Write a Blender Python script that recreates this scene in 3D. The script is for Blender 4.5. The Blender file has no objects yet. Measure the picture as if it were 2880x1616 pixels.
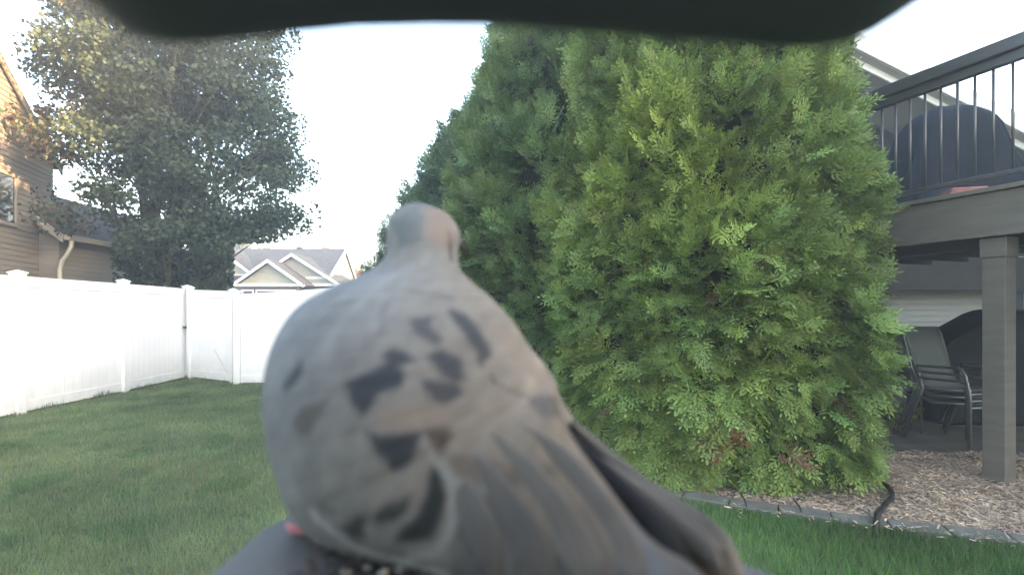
import bpy, math, random
import numpy as np
from mathutils import Vector, Matrix
from mathutils.bvhtree import BVHTree

R = math.radians
scn = bpy.context.scene
col = scn.collection
rng = np.random.default_rng(7)
random.seed(7)

# ------------------------------------------------------------------ camera, sky, sun, exposure
EYE = 1.34
cd = bpy.data.cameras.new('feeder_camera')
cam = bpy.data.objects.new('feeder_camera', cd); col.objects.link(cam)
cam.location = (0, 0, EYE); cam.rotation_euler = (R(90), 0, 0)
cd.sensor_width = 36; cd.lens = 18; cd.shift_y = 0.0233
cd.clip_start = 0.005; cd.clip_end = 600
cd.dof.use_dof = True; cd.dof.focus_distance = 4.2; cd.dof.aperture_fstop = 6.5
scn.camera = cam

SUN_EL, SUN_AZ = R(9), R(110)          # low evening sun, behind the camera to the right
world = bpy.data.worlds.new('World'); scn.world = world; world.use_nodes = True
nt = world.node_tree; nt.nodes.clear()
wo = nt.nodes.new('ShaderNodeOutputWorld'); bg = nt.nodes.new('ShaderNodeBackground')
sky = nt.nodes.new('ShaderNodeTexSky'); sky.sky_type = 'NISHITA'; sky.sun_disc = False
sky.sun_elevation = SUN_EL; sky.sun_rotation = SUN_AZ
sky.air_density = 1.0; sky.dust_density = 2.6; sky.ozone_density = 1.0
bg.inputs['Strength'].default_value = 0.15
nt.links.new(sky.outputs[0], bg.inputs['Color']); nt.links.new(bg.outputs[0], wo.inputs['Surface'])

sl = bpy.data.lights.new('sun', 'SUN'); so = bpy.data.objects.new('sun', sl); col.objects.link(so)
sl.energy = 3.2; sl.angle = R(0.5); sl.color = (1.0, 0.60, 0.28)
tosun = Vector((math.sin(SUN_AZ)*math.cos(SUN_EL), math.cos(SUN_AZ)*math.cos(SUN_EL), math.sin(SUN_EL)))
so.rotation_euler = (-tosun).to_track_quat('-Z', 'Y').to_euler()
vs = scn.view_settings
vs.view_transform = 'Standard'; vs.look = 'None'; vs.gamma = 1.0; vs.use_curve_mapping = False
vs.exposure = 3.95
scn.cycles.max_bounces = 6; scn.cycles.diffuse_bounces = 4; scn.cycles.transmission_bounces = 4
scn.cycles.transparent_max_bounces = 8; scn.cycles.use_denoising = True

# ------------------------------------------------------------------ helpers
def tag(o, label=None, cat=None, group=None, kind=None):
    if label: o['label'] = label
    if cat: o['category'] = cat
    if group: o['group'] = group
    if kind: o['kind'] = kind
    return o

def empty(name, loc=(0, 0, 0), rz=0.0):
    o = bpy.data.objects.new(name, None); col.objects.link(o)
    o.location = loc; o.rotation_euler = (0, 0, rz); o.empty_display_size = 0.2
    return o

def put(name, me, parent=None, mat=None):
    o = bpy.data.objects.new(name, me); col.objects.link(o)
    if mat is not None and not me.materials: me.materials.append(mat)
    if parent is not None: o.parent = parent
    return o

def copy_tree(o, parent=None):
    c = o.copy(); col.objects.link(c); c.parent = parent
    for ch in list(o.children): copy_tree(ch, c)
    return c

class MB:
    def __init__(s): s.v = []; s.f = []
    def box(s, x0, x1, y0, y1, z0, z1, M=None):
        n = len(s.v)
        vs_ = [(x0,y0,z0),(x1,y0,z0),(x1,y1,z0),(x0,y1,z0),(x0,y0,z1),(x1,y0,z1),(x1,y1,z1),(x0,y1,z1)]
        if M is not None: vs_ = [tuple(M @ Vector(p)) for p in vs_]
        s.v += vs_
        s.f += [tuple(n+i for i in q) for q in ((0,3,2,1),(4,5,6,7),(0,1,5,4),(1,2,6,5),(2,3,7,6),(3,0,4,7))]
        return s
    def bar(s, a, b, w, h, up=(0, 0, 1)):
        a = Vector(a); b = Vector(b); d = (b-a); L = d.length; d.normalize()
        side = d.cross(Vector(up))
        if side.length < 1e-4: side = d.cross(Vector((0, 1, 0)))
        side.normalize(); u = side.cross(d)
        M = Matrix((( side.x, d.x, u.x, a.x), (side.y, d.y, u.y, a.y), (side.z, d.z, u.z, a.z), (0,0,0,1)))
        return s.box(-w/2, w/2, 0, L, -h/2, h/2, M)
    def tube(s, pts, rad, seg=8, cap=True):
        pts = [Vector(p) for p in pts]; n = len(pts)
        rads = rad if isinstance(rad, (list, tuple)) else [rad]*n
        base = len(s.v); ref = None
        for i, p in enumerate(pts):
            d = (pts[min(i+1, n-1)]-pts[max(i-1, 0)]).normalized()
            if ref is None:
                ref = Vector((0, 0, 1)) if abs(d.z) < .9 else Vector((1, 0, 0))
            a = d.cross(ref).normalized(); b = a.cross(d).normalized(); ref = b
            for k in range(seg):
                t = 2*math.pi*k/seg
                s.v.append(tuple(p + (a*math.cos(t)+b*math.sin(t))*rads[i]))
        for i in range(n-1):
            for k in range(seg):
                k2 = (k+1) % seg
                s.f.append((base+i*seg+k, base+i*seg+k2, base+(i+1)*seg+k2, base+(i+1)*seg+k))
        if cap:
            s.f.append(tuple(base+k for k in range(seg)))
            s.f.append(tuple(base+(n-1)*seg+k for k in range(seg-1, -1, -1)))
        return s
    def poly(s, pts):
        n = len(s.v); s.v += [tuple(p) for p in pts]; s.f.append(tuple(range(n, n+len(pts)))); return s
    def prism(s, pts, off):
        n = len(s.v); m = len(pts); off = Vector(off)
        s.v += [tuple(p) for p in pts]; s.v += [tuple(Vector(p)+off) for p in pts]
        s.f.append(tuple(range(n+m-1, n-1, -1))); s.f.append(tuple(range(n+m, n+2*m)))
        for i in range(m):
            j = (i+1) % m; s.f.append((n+i, n+j, n+m+j, n+m+i))
        return s
    def build(s, name, mat, parent=None, bevel=0.0, smooth=False, seg=2):
        me = bpy.data.meshes.new(name); me.from_pydata(s.v, [], s.f); me.update()
        import bmesh
        bm = bmesh.new(); bm.from_mesh(me); bmesh.ops.recalc_face_normals(bm, faces=bm.faces); bm.to_mesh(me); bm.free()
        if smooth: me.polygons.foreach_set('use_smooth', [True]*len(me.polygons))
        o = put(name, me, parent, mat)
        if bevel > 0:
            b = o.modifiers.new('bevel', 'BEVEL'); b.width = bevel; b.segments = seg; b.limit_method = 'ANGLE'; b.angle_limit = R(35)
        return o

def mesh_np(name, V, F, C=None):
    """triangle mesh from arrays"""
    me = bpy.data.meshes.new(name)
    V = np.asarray(V, dtype=np.float32); F = np.asarray(F, dtype=np.int32)
    me.vertices.add(len(V)); me.vertices.foreach_set('co', V.ravel())
    me.loops.add(F.size); me.loops.foreach_set('vertex_index', F.ravel())
    me.polygons.add(len(F))
    me.polygons.foreach_set('loop_start', np.arange(0, F.size, F.shape[1], dtype=np.int32))
    me.polygons.foreach_set('loop_total', np.full(len(F), F.shape[1], dtype=np.int32))
    me.update(calc_edges=True); me.validate()
    if C is not None:
        C = np.asarray(C, dtype=np.float32)
        if C.shape[1] == 3: C = np.concatenate([C, np.ones((len(C), 1), np.float32)], 1)
        a = me.color_attributes.new('tint', 'FLOAT_COLOR', 'POINT'); a.data.foreach_set('color', C.ravel())
    return me

def scatter(TV, TF, M, T, C, name):
    """copies of a template (n,3)/(m,k) under matrices M (K,3,3), T (K,3), colour per copy C (K,3), gathered in one mesh"""
    K = len(T); n = len(TV)
    V = np.einsum('kij,nj->kni', M, TV) + T[:, None, :]
    F = TF[None, :, :] + (np.arange(K)*n)[:, None, None]
    return V.reshape(-1, 3), F.reshape(-1, TF.shape[1]), np.repeat(C, n, axis=0)

# ------------------------------------------------------------------ materials
def new_mat(name):
    m = bpy.data.materials.new(name); m.use_nodes = True
    return m, m.node_tree, m.node_tree.nodes['Principled BSDF']

def mat(name, c, rough=.7, var=.15, scale=6, c2=None, bump=0.0, bscale=40, metal=0.0, spec=.5, stretch=(1, 1, 1), coord='Object', detail=6):
    m, t, p = new_mat(name)
    tc = t.nodes.new('ShaderNodeTexCoord'); mp = t.nodes.new('ShaderNodeMapping'); mp.inputs['Scale'].default_value = stretch
    t.links.new(tc.outputs[coord], mp.inputs[0])
    nz = t.nodes.new('ShaderNodeTexNoise'); nz.inputs['Scale'].default_value = scale; nz.inputs['Detail'].default_value = detail
    t.links.new(mp.outputs[0], nz.inputs['Vector'])
    cr = t.nodes.new('ShaderNodeValToRGB')
    a = tuple(max(0, v*(1-var)) for v in c); b = tuple(v*(1+var) for v in (c2 or c))
    cr.color_ramp.elements[0].position = .3; cr.color_ramp.elements[0].color = (*a, 1)
    cr.color_ramp.elements[1].position = .7; cr.color_ramp.elements[1].color = (*b, 1)
    t.links.new(nz.outputs['Fac'], cr.inputs[0]); t.links.new(cr.outputs[0], p.inputs['Base Color'])
    p.inputs['Roughness'].default_value = rough; p.inputs['Metallic'].default_value = metal
    p.inputs['Specular IOR Level'].default_value = spec
    if bump > 0:
        n2 = t.nodes.new('ShaderNodeTexNoise'); n2.inputs['Scale'].default_value = bscale; n2.inputs['Detail'].default_value = 5
        t.links.new(mp.outputs[0], n2.inputs['Vector'])
        bp = t.nodes.new('ShaderNodeBump'); bp.inputs['Strength'].default_value = bump; bp.inputs['Distance'].default_value = .01
        t.links.new(n2.outputs['Fac'], bp.inputs['Height']); t.links.new(bp.outputs[0], p.inputs['Normal'])
    return m

def leaf_mat(name, trans=.35, rough=.6, nscale=3.0, nvar=.25, gain=1.0, spec=.3):
    m, t, p = new_mat(name)
    at = t.nodes.new('ShaderNodeAttribute'); at.attribute_name = 'tint'
    tc = t.nodes.new('ShaderNodeTexCoord')
    nz = t.nodes.new('ShaderNodeTexNoise'); nz.inputs['Scale'].default_value = nscale; nz.inputs['Detail'].default_value = 4
    t.links.new(tc.outputs['Object'], nz.inputs['Vector'])
    mr = t.nodes.new('ShaderNodeMapRange'); mr.inputs['To Min'].default_value = (1-nvar)*gain; mr.inputs['To Max'].default_value = (1+nvar)*gain
    mr.inputs['From Min'].default_value = .3; mr.inputs['From Max'].default_value = .7
    t.links.new(nz.outputs['Fac'], mr.inputs['Value'])
    mx = t.nodes.new('ShaderNodeVectorMath'); mx.operation = 'SCALE'
    t.links.new(at.outputs['Color'], mx.inputs[0]); t.links.new(mr.outputs[0], mx.inputs['Scale'])
    t.links.new(mx.outputs[0], p.inputs['Base Color'])
    p.inputs['Roughness'].default_value = rough; p.inputs['Specular IOR Level'].default_value = spec
    if trans > 0:
        tr = t.nodes.new('ShaderNodeBsdfTranslucent'); ms = t.nodes.new('ShaderNodeMixShader'); ms.inputs[0].default_value = trans
        t.links.new(mx.outputs[0], tr.inputs['Color'])
        out = t.nodes['Material Output']
        t.links.new(p.outputs[0], ms.inputs[1]); t.links.new(tr.outputs[0], ms.inputs[2]); t.links.new(ms.outputs[0], out.inputs['Surface'])
    return m

M = dict(
 vinyl=mat('white_vinyl', (.74, .74, .75), .45, .03, 2),
 lawn=mat('lawn_soil', (.065, .080, .042), .95, .35, 1.2, (.08, .10, .055), bump=.4, bscale=60),
 soil=mat('bare_soil', (.075, .062, .045), .95, .4, 3, bump=.6, bscale=30),
 mulchbed=mat('mulch_bed', (.20, .16, .115), .95, .35, 9, (.26, .21, .16), bump=.8, bscale=45),
 concrete=mat('concrete', (.108, .103, .090), .85, .25, 7, bump=.4, bscale=60),
 siding=mat('taupe_siding', (.20, .185, .175), .7, .08, 1.5, bump=.1, bscale=90, stretch=(.3, .3, 3)),
 siding_right=mat('sage_siding', (.36, .35, .30), .7, .08, 1.5, bump=.1, bscale=90, stretch=(.3, .3, 3)),
 siding_shaded=mat('shaded_upper_siding', (.045, .050, .045), .75, .1, 2),  # gable shadow put into the colour of the upper siding
 trim=mat('painted_trim', (.80, .78, .73), .5, .05, 3),
 shingle=mat('asphalt_shingle', (.070, .060, .054), .95, .3, 5, (.09, .077, .07), bump=.6, bscale=25),
 trimgrey=mat('grey_white_trim', (.42, .41, .38), .5, .06, 3),
 cream=mat('cream_gable_siding', (.40, .36, .27), .7, .08, 2),
 brown=mat('brown_cladding', (.11, .075, .065), .8, .1, 3),
 glass=mat('window_glass', (.02, .022, .025), .06, .1, 2, spec=.8),
 deckpaint=mat('deck_board_brown_grey', (.098, .088, .070), .7, .15, 3, bump=.2, bscale=30, stretch=(1, 1, 6)),
 deckdark=mat('deck_underside', (.045, .040, .030), .85, .25, 3, bump=.3),
 railmetal=mat('dark_rail_paint', (.045, .047, .050), .35, .15, 8, spec=.6),
 balmetal=mat('baluster_paint', (.075, .075, .078), .3, .1, 8, metal=.4, spec=.6),
 tube=mat('chair_tube', (.16, .16, .15), .35, .12, 20, metal=.6),
 sling=mat('sling_fabric', (.105, .115, .105), .85, .12, 90, bump=.3, bscale=250),
 cover=mat('black_vinyl_cover', (.010, .011, .0115), .7, .2, 5, bump=.3, bscale=8, spec=.25),
 navy=mat('navy_tarp', (.007, .011, .016), .85, .2, 4, bump=.5, bscale=6, spec=.15),
 rubber=mat('black_hose_plastic', (.012, .012, .012), .45, .2, 30),
 bark=mat('bark', (.07, .058, .045), .95, .35, 10, bump=1.0, bscale=35, stretch=(1, 1, .25)),
 core=mat('inner_shade_core', (.014, .017, .008), .98, .5, 7, bump=1.0, bscale=20),
 feeder=mat('feeder_plastic', (.066, .078, .088), .6, .08, 30, bump=.12, bscale=400),
 tray=mat('tray_plastic', (.062, .059, .057), .6, .1, 60, bump=.15, bscale=500),
 seed=mat('seed_husk', (.05, .045, .04), .7, .5, 300, (.16, .15, .13)),
 pink=mat('bird_leg_skin', (.42, .12, .14), .5, .2, 200, bump=.4, bscale=900),
 beak=mat('beak_horn', (.03, .028, .028), .4, .1, 100),
 eye=mat('bird_eye', (.004, .004, .004), .05, .0, 10, spec=.8),
 pinkcloth=mat('faded_pink_cloth', (.40, .20, .19), .9, .15, 10),
 arbor=leaf_mat('arborvitae_foliage', .14, .55, 2.2, .22),
 maple=leaf_mat('maple_leaves', .35, .6, 1.2, .25),
 grass=leaf_mat('grass_blades', .35, .6, 1.1, .35),
 straw=leaf_mat('straw_shreds', .1, .9, 3.0, .15),
)

def base_tint(m, zlo, zhi, c, seed_scale=9.0):
    """second colour that fades out above the ground, broken up by noise"""
    t = m.node_tree; p = t.nodes['Principled BSDF']; src = p.inputs['Base Color'].links[0].from_socket
    geo = t.nodes.new('ShaderNodeNewGeometry'); sep = t.nodes.new('ShaderNodeSeparateXYZ'); t.links.new(geo.outputs['Position'], sep.inputs[0])
    mr = t.nodes.new('ShaderNodeMapRange'); mr.inputs['From Min'].default_value = zlo; mr.inputs['From Max'].default_value = zhi; mr.inputs['To Min'].default_value = 1; mr.inputs['To Max'].default_value = 0
    t.links.new(sep.outputs['Z'], mr.inputs['Value'])
    nz = t.nodes.new('ShaderNodeTexNoise'); nz.inputs['Scale'].default_value = seed_scale; nz.inputs['Detail'].default_value = 6; t.links.new(geo.outputs['Position'], nz.inputs['Vector'])
    mu = t.nodes.new('ShaderNodeMath'); mu.operation = 'MULTIPLY'; t.links.new(mr.outputs[0], mu.inputs[0]); t.links.new(nz.outputs['Fac'], mu.inputs[1])
    mx = t.nodes.new('ShaderNodeMix'); mx.data_type = 'RGBA'; t.links.new(mu.outputs[0], mx.inputs[0]); t.links.new(src, mx.inputs[6]); mx.inputs[7].default_value = (*c, 1)
    t.links.new(mx.outputs[2], p.inputs['Base Color'])
base_tint(M['vinyl'], .0, .55, (.42, .43, .38)); base_tint(M['concrete'], -.02, .10, (.05, .055, .035), 14)  # duller colour towards the foot of fence and edging

# ------------------------------------------------------------------ ground
def sheet(name, pts, z, m, label=None, kind='structure', thick=0.0):
    mb = MB()
    mb.poly([(x, y, z) for x, y in pts])
    o = mb.build(name, M[m]); tag(o, label, kind=kind); return o

sheet('lawn', [(-220, -120), (220, -120), (220, 320), (-220, 320)], 0.0, 'lawn', 'mown green lawn ground')
BED = [(8, 1.3), (4.2, 2.42), (3.3, 2.82), (2.83, 3.03), (2.38, 3.18), (1.80, 3.42), (1.56, 3.53), (1.0, 3.85), (.4, 4.4), (-.5, 5.9), (-1.4, 8.2), (-4.6, 17),
       (-2.0, 17.5), (1.5, 9.3), (8, 9.0)]
sheet('mulch_bed', BED, 0.006, 'mulchbed', 'tan straw mulch bed round the evergreens and deck post')
sheet('bare_soil', [(3.3, 4.55), (12, 2.9), (12, 9.0), (2.2, 9.0)], 0.011, 'soil', 'dark bare soil under the deck')

# concrete edging round the bed
edge_line = [(8, 1.28), (4.2, 2.38), (3.3, 2.78), (2.83, 2.97), (2.38, 3.12), (1.80, 3.36), (1.56, 3.47), (1.0, 3.79), (.38, 4.34), (-.56, 5.86), (-1.46, 8.16)]
def resample(pts, step):
    out = [Vector((*pts[0], 0))]; acc = 0
    for a, b in zip(pts[:-1], pts[1:]):
        a = Vector((*a, 0)); b = Vector((*b, 0)); L = (b-a).length; d = (b-a)/L; t = step-acc
        while t <= L:
            out.append(a+d*t); t += step
        acc = (L-(t-step))
    return out
er = empty('concrete_edging', (1.8, 3.36, 0))
tag(er, 'grey concrete block edging curving between lawn and straw mulch', 'edging')
epts = resample(edge_line, .30)
for i in range(len(epts)-1):
    a, b = epts[i], epts[i+1]; d = (b-a); ang = math.atan2(d.y, d.x); L = d.length-.008
    if a.y > 6: continue
    mb = MB().box(0, L, -.078, .078, -.03, .045)
    o = mb.build('concrete_block', M['concrete'], None, bevel=.008)
    o.location = (a.x-1.8, a.y-3.36, random.uniform(-.004, .004)); o.rotation_euler = (random.uniform(-.02, .02), 0, ang); o.parent = er

# ------------------------------------------------------------------ grass blades and straw
def in_poly(P, poly):
    x, y = P[:, 0], P[:, 1]; c = np.zeros(len(P), bool); n = len(poly); j = n-1
    for i in range(n):
        xi, yi = poly[i]; xj, yj = poly[j]
        c ^= ((yi > y) != (yj > y)) & (x < (xj-xi)*(y-yi)/(yj-yi+1e-12)+xi); j = i
    return c

def blades(P, h, w, lean, cols):
    K = len(P); ang = rng.uniform(0, 2*np.pi, K); la = rng.uniform(0, 2*np.pi, K); l = lean*h*rng.uniform(.2, 1, K)
    dx = np.cos(ang)*w/2; dy = np.sin(ang)*w/2
    z0 = P[:, 2]
    a = np.stack([P[:, 0]-dx, P[:, 1]-dy, z0], 1); b = np.stack([P[:, 0]+dx, P[:, 1]+dy, z0], 1)
    c = np.stack([P[:, 0]+np.cos(la)*l, P[:, 1]+np.sin(la)*l, z0+h], 1)
    V = np.stack([a, b, c], 1).reshape(-1, 3); F = np.arange(3*K).reshape(-1, 3)
    return V, F, np.repeat(cols, 3, axis=0)

def noise2(x, y, s, seed):
    r = np.random.default_rng(seed); out = np.zeros_like(x)
    for k in range(7):
        a = r.uniform(0, 2*np.pi); f = s*r.uniform(.6, 2.2); out += np.sin((x*np.cos(a)+y*np.sin(a))*f+r.uniform(0, 6))/7
    return out

def lawn_blades():
    parts = []
    # rejection sampling with a density that thins out with distance
    N = 900000
    X = rng.uniform(-6.5, 4.6, N); Y = rng.uniform(1.9, 11.2, N)
    keep = rng.uniform(0, 1, N) < np.clip((3.2/Y)**1.6, .1, 1)
    keep &= (X > -1.08*Y-.4) & (X < 1.08*Y+.4)
    P = np.stack([X, Y, np.zeros(N)], 1)[keep]
    P = P[~in_poly(P, [(x+.03, y-.075) for x, y in edge_line]+[(-4.6, 17), (8, 17)])]
    # behind the gate line there is no need for close blades
    K = len(P); d = P[:, 1]
    h = rng.uniform(.025, .055, K)*(1+.25*noise2(P[:, 0], P[:, 1], 2.2, 3)); w = .0045*(1+.35*(d-2.5))
    right = P[:, 0] > .6
    h[right] *= 1.5
    n = noise2(P[:, 0], P[:, 1], 3.5, 5)*.7+noise2(P[:, 0], P[:, 1], 1.1, 51)*.6+noise2(P[:, 0], P[:, 1], 9.0, 52)*.7; mow = np.sin((P[:, 0]*.35+P[:, 1])*4.2)*.25
    base = np.stack([.134+.040*n+.020*mow, .184+.045*n+.026*mow, .084+.022*n], 1)
    base[right] *= np.array([.58, .85, .50])
    c = base*rng.uniform(.72, 1.28, K)[:, None]
    clover = noise2(P[:, 0], P[:, 1], 5.5, 53) > .33; c[clover] *= np.array([.62, .80, .66])
    dry = rng.uniform(0, 1, K) < .05+.10*(noise2(P[:, 0], P[:, 1], 2.7, 54) > .25); c[dry] = np.array([.22, .19, .10])*rng.uniform(.7, 1.1, dry.sum())[:, None]
    return blades(P, h, w, .7, np.clip(c, .005, 1))
V, F, C = lawn_blades()
def fence_tufts():
    P = []
    for (a, b, n) in (((-6.30, 3.0), (-6.46, 10.2), 2600), ((-6.38, 10.12), (-5.2, 9.42), 260), ((-5.0, 9.34), (-2.2, 9.32), 260)):
        t = rng.uniform(0, 1, n); P.append(np.stack([a[0]+(b[0]-a[0])*t+rng.normal(0.02, .03, n), a[1]+(b[1]-a[1])*t+rng.normal(0, .03, n), np.zeros(n)], 1))
    P = np.concatenate(P); K = len(P); cl_ = np.clip(.5+1.2*noise2(P[:, 0]*3+P[:, 1], P[:, 1], 6.0, 31), .15, 1.6)
    return blades(P, rng.uniform(.05, .13, K)*cl_, np.full(K, .009), .5, np.array([.075, .10, .045])*rng.uniform(.6, 1.3, K)[:, None])
V2, F2, C2 = fence_tufts(); F = np.concatenate([F, F2+len(V)]); V = np.concatenate([V, V2]); C = np.concatenate([C, C2])
g = put('grass_blades', mesh_np('grass_blades', V, F, C), None, M['grass'])
tag(g, 'short mown green grass blades covering the whole lawn', 'grass', kind='stuff')

def straw():
    N = 95000
    X = rng.uniform(.9, 4.9, N); Y = rng.uniform(2.3, 5.6, N)
    P = np.stack([X, Y], 1); P = P[in_poly(P, [(x, y+.085) for x, y in edge_line]+[(-4.6, 17), (8, 9.0)])]
    P = P[(P[:, 1] < 4.75+.12*noise2(P[:, 0], P[:, 1], 6, 2)) & (P[:, 0] < 1.08*P[:, 1]+.2)]
    # spill over the edging here and there
    sx = rng.uniform(1.4, 3.4, 160); sy = 3.9-.37*sx-.02+rng.normal(0, .04, 160)
    P = np.concatenate([P, np.stack([sx, sy], 1)]); K = len(P)
    L = rng.uniform(.012, .048, K); w = rng.uniform(.0015, .005, K); a = rng.uniform(0, 2*np.pi, K)
    z = rng.uniform(.008, .035, K); z[-160:] += .042; tilt = rng.uniform(-.25, .35, K)
    d = np.stack([np.cos(a), np.sin(a), tilt], 1)*L[:, None]; s = np.stack([-np.sin(a), np.cos(a), rng.uniform(-.6, .6, K)], 1)*w[:, None]
    p = np.stack([P[:, 0], P[:, 1], z], 1)
    V = np.stack([p-s, p+s, p+d+s*.6, p+d-s*.6], 1).reshape(-1, 3); F = np.arange(4*K).reshape(-1, 4)
    b = np.array([.43, .325, .24])*rng.uniform(.55, 1.4, K)[:, None]; b[:, 2] *= rng.uniform(.8, 1.15, K)
    b *= (1+.35*noise2(P[:, 0], P[:, 1], 7, 8))[:, None]
    return V, F, np.repeat(np.clip(b, .01, .8), 4, axis=0)
V, F, C = straw()
s_ = put('straw_mulch', mesh_np('straw_mulch', V, F, C), None, M['straw'])
tag(s_, 'loose tan straw and wood shreds spread over the planting bed', 'mulch', kind='stuff')

# ------------------------------------------------------------------ white vinyl fence and gate
def vinyl_panel(mb, a, b, z0, z1a, z1b, th=.03, board=.15):
    """upright tongue and groove boards between two points, top may rise"""
    a = Vector((*a, 0)); b = Vector((*b, 0)); L = (b-a).length; d = (b-a)/L; n = Vector((-d.y, d.x, 0)); k = max(1, round(L/board))
    for i in range(k):
        t0, t1 = L*i/k+.002, L*(i+1)/k-.002
        za = z1a+(z1b-z1a)*t0/L; zb = z1a+(z1b-z1a)*t1/L
        p = [a+d*t0, a+d*t1]
        q = [Vector((p[0].x, p[0].y, z0)), Vector((p[1].x, p[1].y, z0)), Vector((p[1].x, p[1].y, zb)), Vector((p[0].x, p[0].y, za))]
        mb.prism([v-n*th/2 for v in q], n*th)
    # the thin tongues that close the grooves
    q = [Vector((a.x, a.y, z0)), Vector((b.x, b.y, z0)), Vector((b.x, b.y, z1b-.004)), Vector((a.x, a.y, z1a-.004))]
    mb.prism([v-n*(th/2-.004) for v in q], n*(th-.008))

def fence_post(parent, x, y, z, w=.127, rz=0.0, base=(0, 0)):
    o = MB().box(-w/2, w/2, -w/2, w/2, 0, z).build('post', M['vinyl'], parent, bevel=.006)
    o.location = (x-base[0], y-base[1], 0); o.rotation_euler = (0, 0, rz)
    c = MB(); c.box(-w/2-.012, w/2+.012, -w/2-.012, w/2+.012, z, z+.018)
    a = w/2+.006; n = len(c.v); c.v += [(-a, -a, z+.018), (a, -a, z+.018), (a, a, z+.018), (-a, a, z+.018), (0, 0, z+.05)]
    c.f += [(n, n+1, n+4), (n+1, n+2, n+4), (n+2, n+3, n+4), (n+3, n, n+4)]
    c.build('post_cap', M['vinyl'], o, bevel=.003)
    return o

def section(root, base, a, b, za, zb, inset=.064):
    A = Vector((*a, 0)); B = Vector((*b, 0)); d = (B-A).normalized(); A = A+d*inset; B = B-d*inset
    off = Vector((base[0], base[1], 0))
    mb = MB(); vinyl_panel(mb, (A-off)[:2], (B-off)[:2], .14, za-.14, zb-.14); mb.build('panel', M['vinyl'], root)
    for nm, z0a, z0b, hh in (('top_rail', za-.075, zb-.075, .14), ('bottom_rail', .10, .10, .14)):
        m2 = MB(); m2.bar((A-off)+Vector((0, 0, z0a)), (B-off)+Vector((0, 0, z0b)), .052, hh); m2.build(nm, M['vinyl'], root, bevel=.004)

FP = [(-6.36, 2.95), (-6.38, 4.80), (-6.40, 6.63), (-6.43, 8.47), (-6.56, 10.34)]
fr = empty('vinyl_fence', (FP[2][0], FP[2][1], 0)); base = FP[2]
tag(fr, 'long white vinyl privacy fence along left edge of lawn, beside grey house', 'fence')
for i, (x, y) in enumerate(FP): fence_post(fr, x, y, 1.83, base=base, rz=.02)
for a, b in zip(FP[:-1], FP[1:]): section(fr, base, a, b, 1.80, 1.80)

GA, GB = (-6.44, 10.20), (-5.19, 9.58)
gr = empty('vinyl_gate', (*GA, 0)); tag(gr, 'white vinyl garden gate with small black latch at fence corner', 'gate')
gd = Vector((GB[0]-GA[0], GB[1]-GA[1], 0)); gl = gd.length; gd.normalize(); gang = math.atan2(gd.y, gd.x)
for t, nm in ((.05, 'gate_stile'), (gl-.05, 'gate_stile')):
    p = gd*t
    fence_post(gr, GA[0]+p.x, GA[1]+p.y, 1.80 if t < .5 else 1.73, w=.10, rz=gang, base=GA).name = nm
mb = MB(); vinyl_panel(mb, (gd*.10)[:2], (gd*(gl-.10))[:2], .14, 1.70, 1.64); mb.build('panel', M['vinyl'], gr)
for nm, za, zb, hh in (('top_rail', 1.70, 1.65, .14), ('bottom_rail', .12, .10, .14)):
    MB().bar(gd*.10+Vector((0, 0, za)), gd*(gl-.10)+Vector((0, 0, zb)), .055, hh).build(nm, M['vinyl'], gr, bevel=.004)
gn = Vector((gd.y, -gd.x, 0))
MB().bar(gd*(gl*.60)+gn*.032+Vector((0, 0, .62)), gd*(gl*.90)+gn*.032+Vector((0, 0, .16)), .006, .008).build('brace', M['trimgrey'], gr)
lt = MB(); lt.box(-.02, .05, -.03, .0, 1.0, 1.05); lt.tube([(-.06, -.02, 1.03), (.06, -.02, 1.03)], .008)
lo = lt.build('latch', M['railmetal'], gr, bevel=.003); lo.location = (gd.x*-.02+gn.x*.06, gd.y*-.02+gn.y*.06, 0); lo.rotation_euler = (0, 0, gang)
GP = (-5.05, 9.44)
f2 = empty('vinyl_fence', (*GP, 0)); tag(f2, 'short white vinyl fence run right of the gate, half behind the dove', 'fence')
fence_post(f2, GP[0], GP[1], 1.68, w=.12, base=GP)
fence_post(f2, -3.2, 9.42, 1.80, base=GP); fence_post(f2, -1.5, 9.40, 1.80, base=GP)
section(f2, GP, GP, (-3.2, 9.42), 1.66, 1.775, .055); section(f2, GP, (-3.2, 9.42), (-1.5, 9.40), 1.78, 1.80)

# ------------------------------------------------------------------ clapboard walls
def clap(mb, a, b, z0, ztop, lap=.10, th=.018, nrm=None):
    """overlapping boards from a to b; ztop(t) gives the wall height at fraction t (rake edges)"""
    a = Vector((*a, 0)); b = Vector((*b, 0)); L = (b-a).length; d = (b-a)/L; n = Vector((d.y, -d.x, 0)) if nrm is None else Vector(nrm)
    zmax = max(ztop(0), ztop(1), ztop(.5)); z = z0; N = 24
    while z < zmax:
        ts = [i/N for i in range(N+1)]
        ok = [t for t in ts if ztop(t) > z+.01]
        if len(ok) >= 2:
            t0, t1 = min(ok), max(ok)
            # refine ends to the rake line
            for s in (0, 1):
                t = t0 if s == 0 else t1; st = -1/(N*8) if s == 0 else 1/(N*8)
                while 0 < t < 1 and 0 <= t+st <= 1 and ztop(t+st) > z+.01: t += st
                if s == 0: t0 = t
                else: t1 = t
            p, q = a+d*L*t0, a+d*L*t1; h = lap
            i = len(mb.v)
            mb.v += [tuple(p+n*th+Vector((0, 0, z))), tuple(q+n*th+Vector((0, 0, z))), tuple(q+n*.001+Vector((0, 0, z+h))), tuple(p+n*.001+Vector((0, 0, z+h))),
                     tuple(p+n*.001+Vector((0, 0, z))), tuple(q+n*.001+Vector((0, 0, z)))]
            mb.f += [(i, i+1, i+2, i+3), (i+4, i+5, i+1, i)]
        z += lap

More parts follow.
